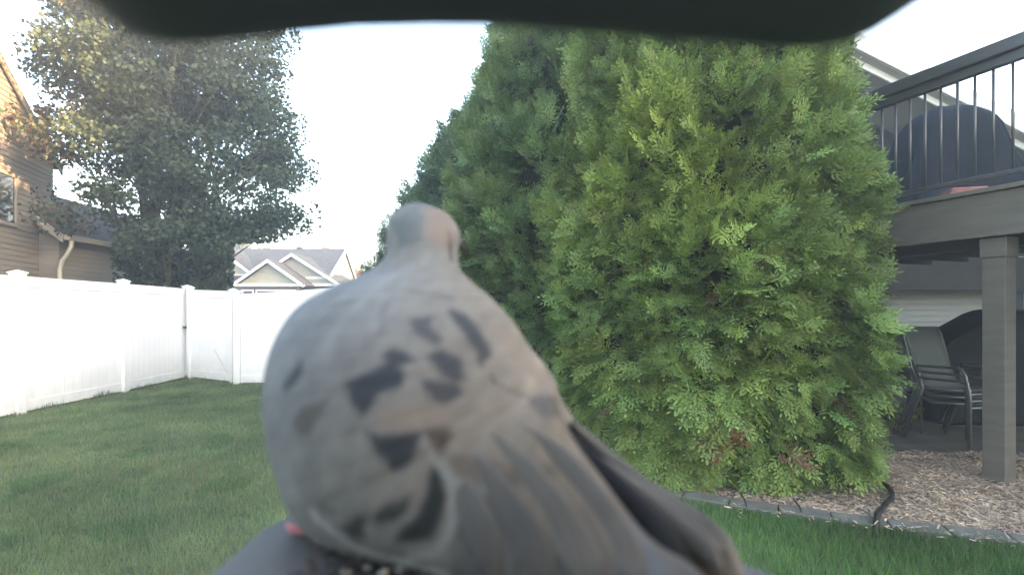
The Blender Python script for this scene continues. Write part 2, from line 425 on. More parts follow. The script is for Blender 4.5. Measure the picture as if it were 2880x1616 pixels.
def wall_slab(mb, a, b, z0, prof, th=.12, nrm=None):
    """solid behind the boards; prof = [(t, z)...] top outline"""
    a = Vector((*a, 0)); b = Vector((*b, 0)); d = b-a; n = Vector((d.y, -d.x, 0)).normalized() if nrm is None else Vector(nrm)
    pts = [a+Vector((0, 0, z0)), b+Vector((0, 0, z0))]+[a+d*t+Vector((0, 0, z)) for t, z in sorted(prof, reverse=True)]
    mb.prism([p-n*.002 for p in pts], -n*th)

def lerp_prof(prof):
    def f(t):
        for (t0, z0), (t1, z1) in zip(prof[:-1], prof[1:]):
            if t0 <= t <= t1: return z0+(z1-z0)*(t-t0)/(t1-t0+1e-9)
        return prof[-1][1]
    return f

# left neighbour: grey clapboard house behind the fence
lh = empty('grey_house', (0, 0, 0)); tag(lh, 'grey clapboard house with white gutter and downspout behind the left fence', 'house')
def on_main(y): return (-9.2-.333*(y-9), y)
A0, A1 = on_main(4.2), on_main(11.0)
prof = [(0, 4.6), (.34, 6.75), (.58, 6.2), (1, 3.9)]
def yt(y): return (y-4.2)/6.8
prof = [(0, 5.4), (yt(7.0), 7.55), (1, 4.55)]
mb = MB(); clap(mb, A0, A1, 0, lerp_prof(prof), nrm=(.949, .316, 0)); mb.build('siding', M['siding'], lh)
mb = MB(); wall_slab(mb, A0, A1, 0, prof, th=6, nrm=(.949, .316, 0)); mb.build('wall', M['siding'], lh)
# roof slabs with white rake boards
def P3(y, z, out=0.0):
    x, yy = on_main(y); return Vector((x+.949*out, yy+.316*out, z))
for (ya, za, yb, zb) in ((4.0, 5.27, 7.0, 7.56), (7.0, 7.56, 11.2, 4.43)):
    MB().prism([P3(ya, za, .06), P3(yb, zb, .06), P3(yb, zb+.06, .06), P3(ya, za+.06, .06)], Vector((-6.2, -2.1, 0))).build('roof', M['shingle'], lh)
    MB().prism([P3(ya, za-.12, .06), P3(yb, zb-.12, .06), P3(yb, zb+.03, .06), P3(ya, za+.03, .06)], Vector((.03, .01, 0))).build('rake_board', M['siding'], lh)
def window_at(root, c, u, n, w, h, frame='trim', bars=(1, 1), reveal=.03):
    """c centre, u unit along wall, n outward"""
    c = Vector(c); u = Vector(u).normalized(); n = Vector(n).normalized(); up = Vector((0, 0, 1)); fw = .07
    f = MB()
    def q(x0, x1, z0, z1, o0, o1):
        pts = [c+u*x0+up*z0+n*o0, c+u*x1+up*z0+n*o0, c+u*x1+up*z1+n*o0, c+u*x0+up*z1+n*o0]; f.prism(pts, n*(o1-o0))
    q(-w/2-fw, -w/2, -h/2-fw, h/2+fw, 0, .035); q(w/2, w/2+fw, -h/2-fw, h/2+fw, 0, .035)
    q(-w/2, w/2, h/2, h/2+fw, 0, .035); q(-w/2, w/2, -h/2-fw, -h/2, 0, .045)
    if bars[0] > 1: q(-.02, .02, -h/2, h/2, .004, .028)
    if bars[1] > 1: q(-w/2, w/2, -.02, .02, .004, .030)
    fo = f.build('window', M[frame], root)
    p = MB(); p.prism([c+u*(-w/2+.002)+up*(-h/2+.002)+n*.002, c+u*(w/2-.002)+up*(-h/2+.002)+n*.002, c+u*(w/2-.002)+up*(h/2-.002)+n*.002, c+u*(-w/2+.002)+up*(h/2-.002)+n*.002], n*.008)
    p.build('pane', M['glass'], fo)
    return fo
wx, wy = on_main(9.30)
window_at(lh, (wx+.949*.02, wy+.316*.02, 3.42), (-.316, .949, 0), (.949, .316, 0), .75, .86, 'siding', (1, 1))
# lower wing
WX, WY = -9.28, 10.5
WD = Vector((-.06, 1, 0)).normalized()
mb = MB(); clap(mb, (-9.9, WY), (WX, WY), 0, lerp_prof([(0, 3.62), (1, 3.0)]), nrm=(0, -1, 0))
clap(mb, (WX, WY), (WX+WD.x*4.2, WY+WD.y*4.2), 0, lambda t: 3.0, nrm=(1, .06, 0)); mb.build('siding', M['siding'], lh)
mb = MB(); mb.prism([(WX-.015, WY+.01, 0), (WX-.015, WY+.01, 2.98), (-9.95, WY+.01, 3.63), (-9.95, WY+.01, 0)], WD*4.18)
mb.build('wall', M['siding'], lh)
MB().prism([(WX+.28, WY-.22, 2.80), (-10.35, WY-.22, 3.87), (-10.35, WY-.22, 3.97), (WX+.28, WY-.22, 2.90)], WD*4.6).build('roof', M['shingle'], lh)
MB().prism([(WX+.28, WY-.225, 2.72), (-10.0, WY-.225, 3.44), (-10.0, WY-.225, 3.60), (WX+.28, WY-.225, 2.88)], (0, -.03, 0)).build('rake_board', M['trimgrey'], lh)
mb = MB(); mb.bar((WX+.33, WY-.22, 2.83), (WX+.33+WD.x*4.6, WY-.22+4.6, 2.83), .11, .11); mb.build('gutter', M['trimgrey'], lh, bevel=.02)
mb = MB(); mb.tube([(WX+.33, WY-.1, 2.80), (WX+.33, WY-.1, 2.66), (WX+.24, WY-.08, 2.52), (WX+.10, WY-.05, 2.38), (WX+.05, WY-.05, 2.2), (WX+.05, WY-.05, .1)], .042, 8)
mb.build('downspout', M['trimgrey'], lh, smooth=True)
wv = Vector((WX, WY, 0))+WD*2.9
window_at(lh, (wv.x+.03, wv.y, 2.05), WD, (1, .06, 0), .9, 1.0, 'trimgrey', (1, 2))

# ------------------------------------------------------------------ far house with front gables
fh = empty('far_house', (-11.8, 27, 0)); tag(fh, 'distant cream house with two nested front gables and grey shingle roof', 'house')
OX, OY = -11.8, 27.0
def fp(x, y, z): return Vector((x-OX, y-OY, z))
def gable(xl, xr, xa, y, ze, za, depth, wallm='cream', below='brown', trimw=.16, over=.25):
    mb = MB(); mb.prism([fp(xl, y, ze), fp(xr, y, ze), fp(xa, y, za)], (0, .2, 0)); mb.build('gable', M[wallm], fh)
    s = MB()
    zz = ze+.14
    while zz < za-.15:                                     # lap lines of the gable siding
        f0 = (zz-ze)/(za-ze); s.prism([fp(xl+(xa-xl)*f0, y-.012, zz), fp(xr+(xa-xr)*f0, y-.012, zz), fp(xr+(xa-xr)*f0, y-.002, zz+.012), fp(xl+(xa-xl)*f0, y-.002, zz+.012)], (0, -.004, 0)); zz += .14
    s.build('siding', M[wallm], fh)
    mb = MB(); mb.prism([fp(xl+.15, y+.03, 0), fp(xr-.15, y+.03, 0), fp(xr-.15, y+.03, ze-.02), fp(xl+.15, y+.03, ze-.02)], (0, .2, 0)); mb.build('wall', M[below], fh)
    for xe, sg in ((xl, -1), (xr, 1)):
        sl = (za-ze)/(xa-xe); xo = xe+sg*over; zo = ze-abs(sl)*over
        MB().prism([fp(xo, y-over, zo), fp(xa, y-over, za), fp(xa, y-over, za+trimw), fp(xo, y-over, zo+trimw)], (0, -.05, 0)).build('rake_board', M['trim'], fh)
        MB().prism([fp(xo, y-over, zo+trimw-.04), fp(xa, y-over, za+trimw-.04), fp(xa, y-over, za+trimw+.03), fp(xo, y-over, zo+trimw+.03)], (0, depth, 0)).build('roof', M['shingle'], fh)
    MB().prism([fp(xl-over, y-.12, ze-.12), fp(xr+over, y-.12, ze-.12), fp(xr+over, y-.12, ze+.02), fp(xl-over, y-.12, ze+.02)], (0, .10, 0)).build('band_board', M['trim'], fh)
gable(-13.85, -10.75, -12.30, 26.0, 2.72, 3.80, 3.4)
gable(-13.9, -9.35, -11.65, 27.3, 2.80, 4.25, 3.8)
gable(-17.6, -14.0, -15.9, 27.6, 3.3, 4.75, 2.6)
mb = MB()
mb.prism([fp(-20, 27.4, 3.15), fp(-9.75, 27.4, 3.15), fp(-10.05, 31, 5.06), fp(-20, 31, 5.06)], (0, 0, .08)).build('roof', M['shingle'], fh)
MB().prism([fp(-20, 34.2, 3.1), fp(-10.3, 34.2, 3.1), fp(-10.05, 31, 5.06), fp(-20, 31, 5.06)], (0, 0, .08)).build('roof', M['shingle'], fh)
MB().prism([fp(-9.98, 27.7, 0), fp(-9.98, 27.7, 3.25), fp(-10.15, 31, 4.95), fp(-10.4, 34, 3.2), fp(-10.4, 34, 0)], (-.2, 0, 0)).build('wall', M['cream'], fh)
MB().prism([fp(-19.8, 27.75, 0), fp(-10.05, 27.75, 0), fp(-10.05, 27.75, 3.2), fp(-19.8, 27.75, 3.2)], (0, .2, 0)).build('wall', M['brown'], fh)
for (y0, z0, x0, y1, z1, x1) in ((27.4, 3.15, -9.75, 31, 5.06, -10.05), (31, 5.06, -10.05, 34.2, 3.1, -10.3)):
    MB().bar(fp(x0+.02, y0, z0+.0), fp(x1+.02, y1, z1+.0), .05, .20).build('rake_board', M['trim'], fh)
MB().bar(fp(-11.0, 27.35, 3.13), fp(-9.75, 27.35, 3.13), .12, .13).build('gutter', M['trim'], fh)
window_at(fh, fp(-12.0, 26.03, 2.0), (1, 0, 0), (0, -1, 0), 1.9, .75, 'trim', (2, 1))
window_at(fh, fp(-13.45, 26.03, 2.0), (1, 0, 0), (0, -1, 0), .5, .75, 'trim', (1, 1))
MB().box(-1.2, -.9, 3.9, 4.15, 4.9, 5.22).build('roof_vent', M['shingle'], fh)
MB().tube([(-5.0, 3.6, 4.8), (-5.0, 3.6, 5.25)], .06).build('vent_pipe', M['shingle'], fh)

# ------------------------------------------------------------------ own house (right) : rear wall, gable and the added wing behind the camera
oh = empty('deck_house', (6, 9.2, 0)); tag(oh, 'house with pale lap siding and white gable rake behind the raised deck', 'house')
oh.location = (0, 0, 0)
prof = [(0, 6.3), (yt(0)*0+.0, 6.3)]
WA, WB = (2.0, 9.2), (12.0, 9.0)
profr = [(0, 7.25), (1, 2.2)]
fr_ = lerp_prof(profr)
mb = MB(); clap(mb, WA, WB, 0, lambda t: min(fr_(t), 2.3), lap=.105, nrm=(0, -1, 0)); mb.build('siding', M['siding_right'], oh)
mb = MB(); wall_slab(mb, WA, WB, 0, [(0, 2.3), (1, 2.2)], th=1.2, nrm=(0, -1, 0)); mb.build('wall', M['siding_shaded'], oh)
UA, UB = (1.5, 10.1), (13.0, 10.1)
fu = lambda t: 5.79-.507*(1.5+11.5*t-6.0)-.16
mb = MB(); clap(mb, UA, UB, 2.3, fu, lap=.105, nrm=(0, -1, 0)); mb.build('siding', M['siding_shaded'], oh)
mb = MB(); wall_slab(mb, UA, UB, 2.2, [(0, fu(0)), (1, fu(1))], th=.4, nrm=(0, -1, 0)); mb.build('wall', M['siding_shaded'], oh)
def rk(x, y, dz=0): return Vector((x, y, 6.62-.50*(x-4.5)*1.0+dz))
# rake: slope measured on the wall
def rz(x): return 5.79-.507*(x-6.0)
MB().prism([(1.4, 8.62, rz(1.4)), (12.4, 8.62, rz(12.4)), (12.4, 8.62, rz(12.4)+.10), (1.4, 8.62, rz(1.4)+.10)], (0, 7, 0)).build('roof', M['shingle'], oh)
MB().prism([(1.4, 8.60, rz(1.4)-.17), (12.4, 8.60, rz(12.4)-.17), (12.4, 8.60, rz(12.4)+.05), (1.4, 8.60, rz(1.4)+.05)], (0, -.04, 0)).build('rake_board', M['trim'], oh)
MB().prism([(1.4, 8.56, rz(1.4)+.055), (12.4, 8.56, rz(12.4)+.055), (12.4, 8.56, rz(12.4)+.115), (1.4, 8.56, rz(1.4)+.115)], (0, .06, 0)).build('drip_edge', M['trim'], oh)
MB().prism([(1.4, 8.78, rz(1.4)-.30), (12.4, 8.78, rz(12.4)-.30), (12.4, 8.78, rz(12.4)-.18), (1.4, 8.78, rz(1.4)-.18)], (0, -.03, 0)).build('frieze_board', M['trim'], oh)
MB().prism([(1.4, 8.60, rz(1.4)-.175), (12.4, 8.60, rz(12.4)-.175), (12.4, 10.2, rz(12.4)-.175), (1.4, 10.2, rz(1.4)-.175)], (0, 0, -.01)).build('soffit', M['siding_right'], oh)
# unseen wing past the camera, added and shaped to shade the yard
MB().box(11, 19, -14, 2.59, 0, 4.2).build('wall', M['siding_right'], oh)
MB().box(11.02, 19, 2.6, 8.7, 0, 8.6).build('wall', M['siding_right'], oh)
MB().prism([(10.6, 2.5, 8.6), (19.4, 2.5, 8.6), (15, 2.5, 13.0)], (0, 6.5, 0)).build('roof', M['shingle'], oh)  # tall part raised to keep sun off the maple
MB().prism([(10.6, -14.4, 4.2), (19.4, -14.4, 4.2), (15, -14.4, 7.3)], (0, 16.6, 0)).build('roof', M['shingle'], oh)
MB().box(8.35, 8.38, 8.98, 9.00, 1.0, 2.3).build('conduit', M['siding_shaded'], oh)
blocker = empty('added_shade_house', (30, 13, 0)); tag(blocker, 'added unseen gabled block that shades the distant house from the sun', 'house')  # out of view, added only to keep sun off the far house
MB().box(-4, 4, -4.5, 4.5, 0, 9.5).build('wall', M['siding_right'], blocker)
MB().prism([(-4.4, -4.8, 9.5), (4.4, -4.8, 9.5), (0, -4.8, 13.8)], (0, 9.6, 0)).build('roof', M['shingle'], blocker)
ml = MB(); ml.box(8.55, 8.78, 8.78, 8.96, 1.36, 1.66); ml.box(8.5, 8.83, 8.74, 8.97, 1.66, 1.70)
ml.build('meter_box', M['railmetal'], oh, bevel=.01)

# ------------------------------------------------------------------ raised deck
DE = Vector((-.37, .929, 0)).normalized()             # along the front edge, away from the camera
DN = Vector((DE.y, -DE.x, 0))                         # to the right, over the deck
D0 = Vector((3.80, 3.72, 0))                          # a point of the front edge
dk = empty('raised_deck', D0); tag(dk, 'raised brown-grey wooden deck with dark baluster railing on square posts', 'deck')
def dp(t, o, z): return DE*t+DN*o+Vector((0, 0, z))
def dquad(mb, t0, t1, o0, o1, z0, z1):
    mb.prism([dp(t0, o0, z0), dp(t1, o0, z0), dp(t1, o1, z0), dp(t0, o1, z0)], (0, 0, z1-z0)); return mb
TN, TF = -1.6, 4.7
dquad(MB(), TN, TF, 0, .045, 1.92, 2.26).build('rim_board', M['deckpaint'], dk, bevel=.004)
dquad(MB(), TN, TF, -.03, .06, 2.264, 2.30).build('edge_board', M['deckpaint'], dk, bevel=.004)
for k in range(24):
    o = dquad(MB(), TN, TF, .064+k*.145, .064+k*.145+.139, 2.264, 2.296).build('deck_board', M['deckpaint'], dk)
for k in range(14):
    t = TN+.2+k*.45
    dquad(MB(), t, t+.04, .047, 3.6, 2.02, 2.26).build('joist', M['deckdark'], dk)
dquad(MB(), TN, TF, .30, .44, 1.86, 2.018).build('beam', M['deckdark'], dk)
MB().box(-1.6, 8.0, 5.0, 5.2, 1.70, 2.262).build('ledger_shade_board', M['deckdark'], dk)  # dark ledger made deep to stand in for shadow on the wall
for t in (.27, 3.4):
    o = dquad(MB(), t-.074, t+.074, .058, .206, 0, 1.918).build('deck_post', M['deckpaint'], dk, bevel=.006)
    dquad(MB(), t-.086, t+.086, .046, .218, 1.76, 1.915).build('post_collar', M['deckpaint'], o, bevel=.006)
rl = dquad(MB(), TN, TF, -.05, .085, 3.285, 3.39).build('top_rail', M['railmetal'], dk, bevel=.01)
dquad(MB(), TN, TF, -.015, .045, 3.21, 3.284).build('sub_rail', M['railmetal'], dk, bevel=.006)
dquad(MB(), TN, TF, -.01, .04, 2.37, 2.405).build('bottom_rail', M['railmetal'], dk, bevel=.005)
balm = MB(); balm.tube([(0, 0, 2.405), (0, 0, 3.212)], .0095, 8)
b0 = balm.build('baluster', M['balmetal'], dk, smooth=True)
k = 0; t = TN+.08
while t < TF:
    b = b0 if k == 0 else b0.copy()
    if k: col.objects.link(b)
    b.parent = dk; b.location = dp(t, .015, 0); t += .118; k += 1
# things on the deck
def drape(name, cx, cy, w, d, h, z0, m, seed, label, cat, rz=0.0, skew=0.0, top=.35, peak=0.0, slope=.04):
    """a cover draped over something: rounded hull with hanging folds"""
    r = np.random.default_rng(seed); V = []; Fq = []; nr, ns = 14, 64
    ph = r.uniform(0, 6, 6)
    for i in range(nr+1):
        v = i/nr
        if v < .55: z = h*v/.55*.72; s = 1.0-slope*v/.55
        else:
            q = (v-.55)/.45; z = h*(.72+.28*math.sin(q*math.pi/2)); s = (1-slope)-((1-slope)-top*.3)*q**1.6
        for k in range(ns):
            a = 2*math.pi*k/ns; c_, s_ = math.cos(a), math.sin(a)
            e = .42; x = math.copysign(abs(c_)**e, c_); y = math.copysign(abs(s_)**e, s_)
            fold = 1+(.035*(1-v))*math.sin(a*9+ph[0])+.02*(1-v)*math.sin(a*17+ph[1])+.012*math.sin(a*5+v*7+ph[2])
            zz = z + peak*x*z/h
            V.append((x*w/2*s*fold+skew*z/h, y*d/2*s*fold, max(0, zz+.01*math.sin(a*6+ph[3])*v)))
    for i in range(nr):
        for k in range(ns):
            k2 = (k+1) % ns; Fq.append((i*ns+k, i*ns+k2, (i+1)*ns+k2, (i+1)*ns+k))
    me = bpy.data.meshes.new(name); me.from_pydata(V, [], Fq+[tuple(range(nr*ns, nr*ns+ns))]); me.update()
    me.polygons.foreach_set('use_smooth', [True]*len(me.polygons))
    o = put(name, me, None, M[m]); o.location = (cx, cy, z0); o.rotation_euler = (0, 0, rz)
    tag(o, label, cat); return o
drape('furniture_cover', 5.15, 6.10, 1.7, 1.2, 1.46, 2.30, 'navy', 3, 'big dark navy cover draped over furniture on the deck behind the railing', 'furniture cover', rz=-.1, skew=.03, top=.22, slope=.42)
# folded pink cloth near the deck edge
cl = MB(); 
for i in range(4): cl.box(-.16+.01*i, .15-.012*i, -.09, .09, .018*i, .018*i+.016)
co = cl.build('folded_cushion', M['pinkcloth'], bevel=.006); co.location = (4.05, 4.60, 2.42); co.rotation_euler = (0, 0, -.3)
co.location = (D0+dp(.55, .25, 2.30)); tag(co, 'small folded faded pink cushion lying on deck behind the balusters', 'cushion')

# ------------------------------------------------------------------ under the deck: chairs and covered grill
def make_chair():
    root = empty('sling_chair')
    w = .56; zs = .43
    for s in (-1, 1):
        x = s*w/2
        fr1 = MB(); fr1.tube([(x, .27, 0), (x, .27, .50), (x, .265, .58), (x, .235, .635), (x, .18, .655), (x, -.02, .65), (x, -.20, .645)], .0135, 8)
        fr1.build('leg', M['tube'], root, smooth=True)
        fr2 = MB(); fr2.tube([(x, -.36, 0), (x, -.22, .40), (x, -.17, .55), (x, -.20, .645)], .0125, 8); fr2.build('leg', M['tube'], root, smooth=True)
        sr = MB(); sr.tube([(x-.02*s, .25, zs+.015), (x-.02*s, -.10, zs-.02), (x-.02*s, -.20, zs+.02), (x-.02*s, -.27, .62), (x-.02*s, -.36, .96), (x-.02*s, -.40, 1.03)], .014, 8)
        sr.build('side_rail', M['tube'], root, smooth=True)
    cb = MB(); cb.tube([(-w/2+.02, -.40, 1.03), (w/2-.02, -.40, 1.03)], .013, 8); cb.build('top_bar', M['tube'], root, smooth=True)
    MB().tube([(-w/2, .26, zs-.02), (w/2, .26, zs-.02)], .012, 8).build('seat_bar', M['tube'], root, smooth=True)
    path = [(.27, zs+.022), (.10, zs+.0), (-.08, zs-.015), (-.17, zs+.02), (-.24, zs+.17), (-.32, .84), (-.395, 1.035)]
    V = []; Fq = []
    for (y, z) in path:
        for j in range(7):
            xx = (-w/2+.035)+(w-.07)*j/6; sag = .012*(1-((j-3)/3)**2); V.append((xx, y+sag*.4, z-sag))
    for i in range(len(path)-1):
        for j in range(6): a = i*7+j; Fq.append((a, a+1, a+8, a+7))
    me = bpy.data.meshes.new('sling'); me.from_pydata(V, [], Fq); me.update(); me.polygons.foreach_set('use_smooth', [True]*len(me.polygons))
    o = put('sling', me, root, M['sling']); sm = o.modifiers.new('thick', 'SOLIDIFY'); sm.thickness = .005
    return root
ch = make_chair(); ch.location = (4.53, 5.16, .012); ch.rotation_euler = (0, 0, R(-166))
tag(ch, 'grey sling patio chair at the bottom of the stack under the deck', 'chair', 'stacked patio chairs')
for k, lab in ((1, 'grey sling patio chair in the middle of the stack under the deck'), (2, 'grey sling patio chair on top of the stack under the deck')):
    c = copy_tree(ch); c.location = (4.53-.004*k, 5.16+.014*k, .012+.062*k); c['label'] = lab
c = copy_tree(ch); c.location = (4.35, 5.95, .012); c.rotation_euler = (0, 0, R(150)); c['label'] = 'single sling patio chair half hidden by the big evergreen'; del c['group']
# covered grill
def grill():
    prof = [(-.80, 0), (.85, 0), (.86, 1.05), (.80, 1.34), (.0, 1.36), (-.12, 1.32), (-.70, .98), (-.80, .82)]
    mb = MB(); d = .62; NB = 5
    rings = []
    for j in range(NB+1):
        y = -d/2+d*j/NB; e = 1-.05*abs(2*j/NB-1)**3
        rings.append([(x*e+.008*math.sin(z*14+j), y+.012*math.sin(x*11+z*5), z*(1-.02*abs(2*j/NB-1)**2)) for x, z in prof])
    n = len(prof)
    for r_ in rings: mb.v += r_
    for j in range(NB):
        for i in range(n):
            i2 = (i+1) % n; mb.f.append((j*n+i, j*n+i2, (j+1)*n+i2, (j+1)*n+i))
    mb.f.append(tuple(range(n))); mb.f.append(tuple(range((NB)*n+n-1, NB*n-1, -1)))
    o = mb.build('covered_grill', M['cover'], None, bevel=.03, smooth=True, seg=3)
    o.location = (5.84, 6.25, .012); o.rotation_euler = (0, 0, -.12)
    tag(o, 'barbecue grill under a fitted black cover beneath the deck', 'grill')
grill()

# black drip hose across the straw, with two little stakes
hp = [(2.70, 4.40, .02), (2.90, 4.15, .04), (2.84, 3.95, .05), (2.76, 3.75, .05), (2.66, 3.58, .05), (2.50, 3.42, .06), (2.36, 3.28, .065), (2.26, 3.17, .075), (2.18, 3.07, .03), (2.16, 3.04, .0)]
sm = []
for i in range(len(hp)-1):
    for j in range(4):
        t = j/4; p0 = Vector(hp[max(i-1, 0)]); p1 = Vector(hp[i]); p2 = Vector(hp[i+1]); p3 = Vector(hp[min(i+2, len(hp)-1)])
        sm.append(.5*((2*p1)+(p2-p0)*t+(2*p0-5*p1+4*p2-p3)*t*t+(3*p1-p0-3*p2+p3)*t**3))
sm.append(Vector(hp[-1]))
h = MB(); h.tube(sm, [.017+.003*math.sin(i*1.9) for i in range(len(sm))], 8); h = h.build('drip_hose', M['rubber'], smooth=True)
tag(h, 'black drip hose snaking over the straw mulch and concrete edging', 'hose')
for (x, y, lab) in ((1.555, 3.44, 'thin black stake leaning on the edging beside the dove tail'), (1.86, 3.33, 'thin black stake leaning on the edging nearer the hose')):
    o = MB().tube([(0, -.08, .0), (.012, 0, .07), (.02, .09, .09)], .006, 6).build('garden_stake', M['rubber'], smooth=True); o.location = (x, y, 0)
    tag(o, lab, 'stake')

# ------------------------------------------------------------------ evergreens (arborvitae)
def plume_template(seed, n_side=8, leaf=5):
    """flat fan of scale-leaf branchlets: grows along +z, spreads in x, faces y; unit length"""
    r = np.random.default_rng(seed); V = []; F = []; S = []
    def kite(p, d, L, w, tone, lift):
        d = d/np.linalg.norm(d); s = np.array([d[2], 0, -d[0]]); n = len(V)
        q = p+d*L; q[1] += lift
        m = p+d*L*.45
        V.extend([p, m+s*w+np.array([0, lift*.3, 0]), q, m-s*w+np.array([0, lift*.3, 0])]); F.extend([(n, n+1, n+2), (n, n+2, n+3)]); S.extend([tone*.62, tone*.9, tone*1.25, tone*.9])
    for k in range(n_side):
        t = .02+.72*k/(n_side-1); bend = -.10*t*t
        for sg in (-1, 1):
            if r.uniform() < .06: continue
            a = sg*R(r.uniform(26, 66)*(1-.35*t)); L = (.58*(1-.50*t))*r.uniform(.55, 1.2)
            b0 = np.array([0, bend, t]); d = np.array([math.sin(a), 0, math.cos(a)])
            yl = r.uniform(-.07, .07)
            for j in range(leaf):
                u = (j+.3)/leaf; p = b0+d*L*u+np.array([0, yl*u, 0]); p[2] -= .05*u*u*L
                for s2 in ((-1, 1) if j < leaf-1 else (0,)):
                    a2 = a+s2*R(r.uniform(28, 48)); d2 = np.array([math.sin(a2), 0, math.cos(a2)])
                    kite(p, d2, L*(.40-.15*u)*r.uniform(.6, 1.3)+.06, .034, r.uniform(.8, 1.15), r.uniform(-.03, .03))
    kite(np.array([0, -.09, .93]), np.array([0, 0, 1.]), .20, .045, 1.1, 0)
    return np.array(V), np.array(F), np.array(S)
PL = [plume_template(s, 5, 3) for s in (1, 2, 3, 4, 5, 6)]
PLs = [plume_template(s, 4, 3) for s in (11, 12, 13)]

def arbor(cx, cy, rad, H, n, seed, label, prof, base_col, size=(.26, .42), yellow=None, small=False, front_only=True, jag=.12, squash=1.0, brown=0.0):
    r = np.random.default_rng(seed)
    root = empty('evergreen_tree', (cx, cy, 0)); tag(root, label, 'evergreen tree', 'arborvitae row')
    t = MB(); t.tube([(0, 0, 0), (.02, 0, H*.3), (0, .02, H*.7), (0, 0, H*.93)], [.11, .09, .05, .015], 10); t.build('trunk', M['bark'], root, smooth=True)
    pz = np.array([p[0] for p in prof]); pr = np.array([p[1] for p in prof])
    ph = r.uniform(0, 6, 12)
    def radius(th, z):
        b = np.interp(z/H, pz, pr)*rad
        l = 1+jag*(np.sin(th*3+ph[0]+z*.8)*.35+np.sin(th*7+ph[1]-z*1.7)*.35+np.sin(th*5+z*3.1+ph[2])*.4+np.sin(th*11+z*4.3+ph[3])*.3)
        return b*l
    # dark solid core: crown shade put into its colour, hides the sky
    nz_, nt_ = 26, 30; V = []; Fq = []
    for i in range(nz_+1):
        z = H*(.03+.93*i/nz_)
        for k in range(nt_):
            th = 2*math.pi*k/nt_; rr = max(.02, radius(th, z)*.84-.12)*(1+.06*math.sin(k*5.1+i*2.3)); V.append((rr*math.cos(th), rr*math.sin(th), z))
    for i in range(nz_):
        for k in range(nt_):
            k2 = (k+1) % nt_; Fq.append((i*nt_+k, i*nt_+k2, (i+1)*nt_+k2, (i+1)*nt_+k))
    me = bpy.data.meshes.new('shade_core'); me.from_pydata(V, [], Fq+[tuple(range(nt_))]); me.update(); put('shade_core', me, root, M['core'])
    # plumes grow in clumps that bulge out of the crown
    camdir = math.atan2(-cy, -cx); span = 1.95
    NC = max(30, n//11); zc = r.uniform(.015, 1.0, NC*3)
    w = np.interp(zc, pz, pr)+.12; zc = zc[r.uniform(0, 1.15, NC*3) < w][:NC]; NC = len(zc)
    tc = camdir+r.uniform(-span, span, NC); bulge = r.uniform(-.24, .13, NC); ctone = r.uniform(.78, 1.2, NC); chue = np.clip(r.normal(0, .8, NC), -1.4, 1.4); cs = r.uniform(.75, 1.25, NC)
    K = n; ci = r.integers(0, NC, K); dt = r.normal(0, 1, (K, 2)); dt[:, 0] *= .12; dt[:, 1] *= .14; dt *= cs[ci][:, None]
    z = np.clip(zc[ci]*H+dt[:, 1], .04, H*.995); zz = z/H
    th = tc[ci]+dt[:, 0]/np.maximum(.25, np.interp(zc[ci], pz, pr)*rad)
    d2 = (dt[:, 0]/.16)**2+(dt[:, 1]/.18)**2; layer = np.clip(1-.4*d2, 0, 1)*r.uniform(.35, 1, K)
    rr = radius(th, z)-.13+bulge[ci]+.11*layer; rr = np.maximum(rr, .02)
    pos = np.stack([rr*np.cos(th), rr*np.sin(th), z], 1)
    out = np.stack([np.cos(th), np.sin(th), np.zeros(K)], 1); tan = np.stack([-np.sin(th), np.cos(th), np.zeros(K)], 1); up = np.array([0, 0, 1.])
    rise = np.interp(zz, [0, .10, .22, .4, .7, 1], [-.7, -.45, .0, .55, .9, 1.7])+dt[:, 1]*3.2+r.normal(0, .22, K)
    g = out*r.uniform(.45, .9, K)[:, None]+up*rise[:, None]+tan*(dt[:, 0]*4.0+r.normal(0, .22, K))[:, None]
    g /= np.linalg.norm(g, axis=1)[:, None]
    nrm = out*r.uniform(.5, 1.1, K)[:, None]+up*r.uniform(.6, 1.3, K)[:, None]+tan*r.normal(0, .35, K)[:, None]
    nrm -= g*np.sum(nrm*g, 1)[:, None]; nrm /= np.linalg.norm(nrm, axis=1)[:, None]
    xs = np.cross(nrm, g)
    s = r.uniform(size[0], size[1], K)*(.8+.35*layer)*np.interp(zz, [0, .8, 1], [1, 1, .7])
    Mx = np.stack([xs*s[:, None]*1.1, nrm*s[:, None], g*s[:, None]], 2)
    pos = pos-g*s[:, None]*.35
    pos[:, 2] = np.maximum(pos[:, 2], .06)
    cols = np.array(base_col)*(r.uniform(.82, 1.2, K)*ctone[ci])[:, None]
    hue = np.clip(r.normal(0, .5, K), -1, 1)+chue[ci]*.7
    cols[:, 0] *= 1+.09*hue; cols[:, 2] *= 1-.06*hue
    wp = pos+np.array([cx, cy, 0])
    if yellow:
        for (yx, yy, yz, yr, amt) in yellow:
            dd = np.exp(-(((wp[:, 0]-yx)/yr[0])**2+((wp[:, 2]-yz)/yr[1])**2)*1.0)*amt*r.uniform(.3, 1.1, K)
            dd = np.clip(dd, 0, 1)[:, None]; cols = cols*(1-dd)+[.25, .33, .065]*dd
    if brown > 0:
        near = (((wp[:, 0]-1.50)/.11)**2+((wp[:, 2]-.42)/.13)**2 < 1) & (r.uniform(0, 1, K) < .7); cols[near] = np.array([.17, .085, .045])
        bm_ = r.uniform(0, 1, K) < brown*np.interp(zz, [0, .2, .5], [2.5, 1, .2]); cols[bm_] = np.array([.11, .055, .03])
    VV, FF, CC = [], [], []; off = 0
    T = PLs if small else PL
    idx = r.integers(0, len(T), K)
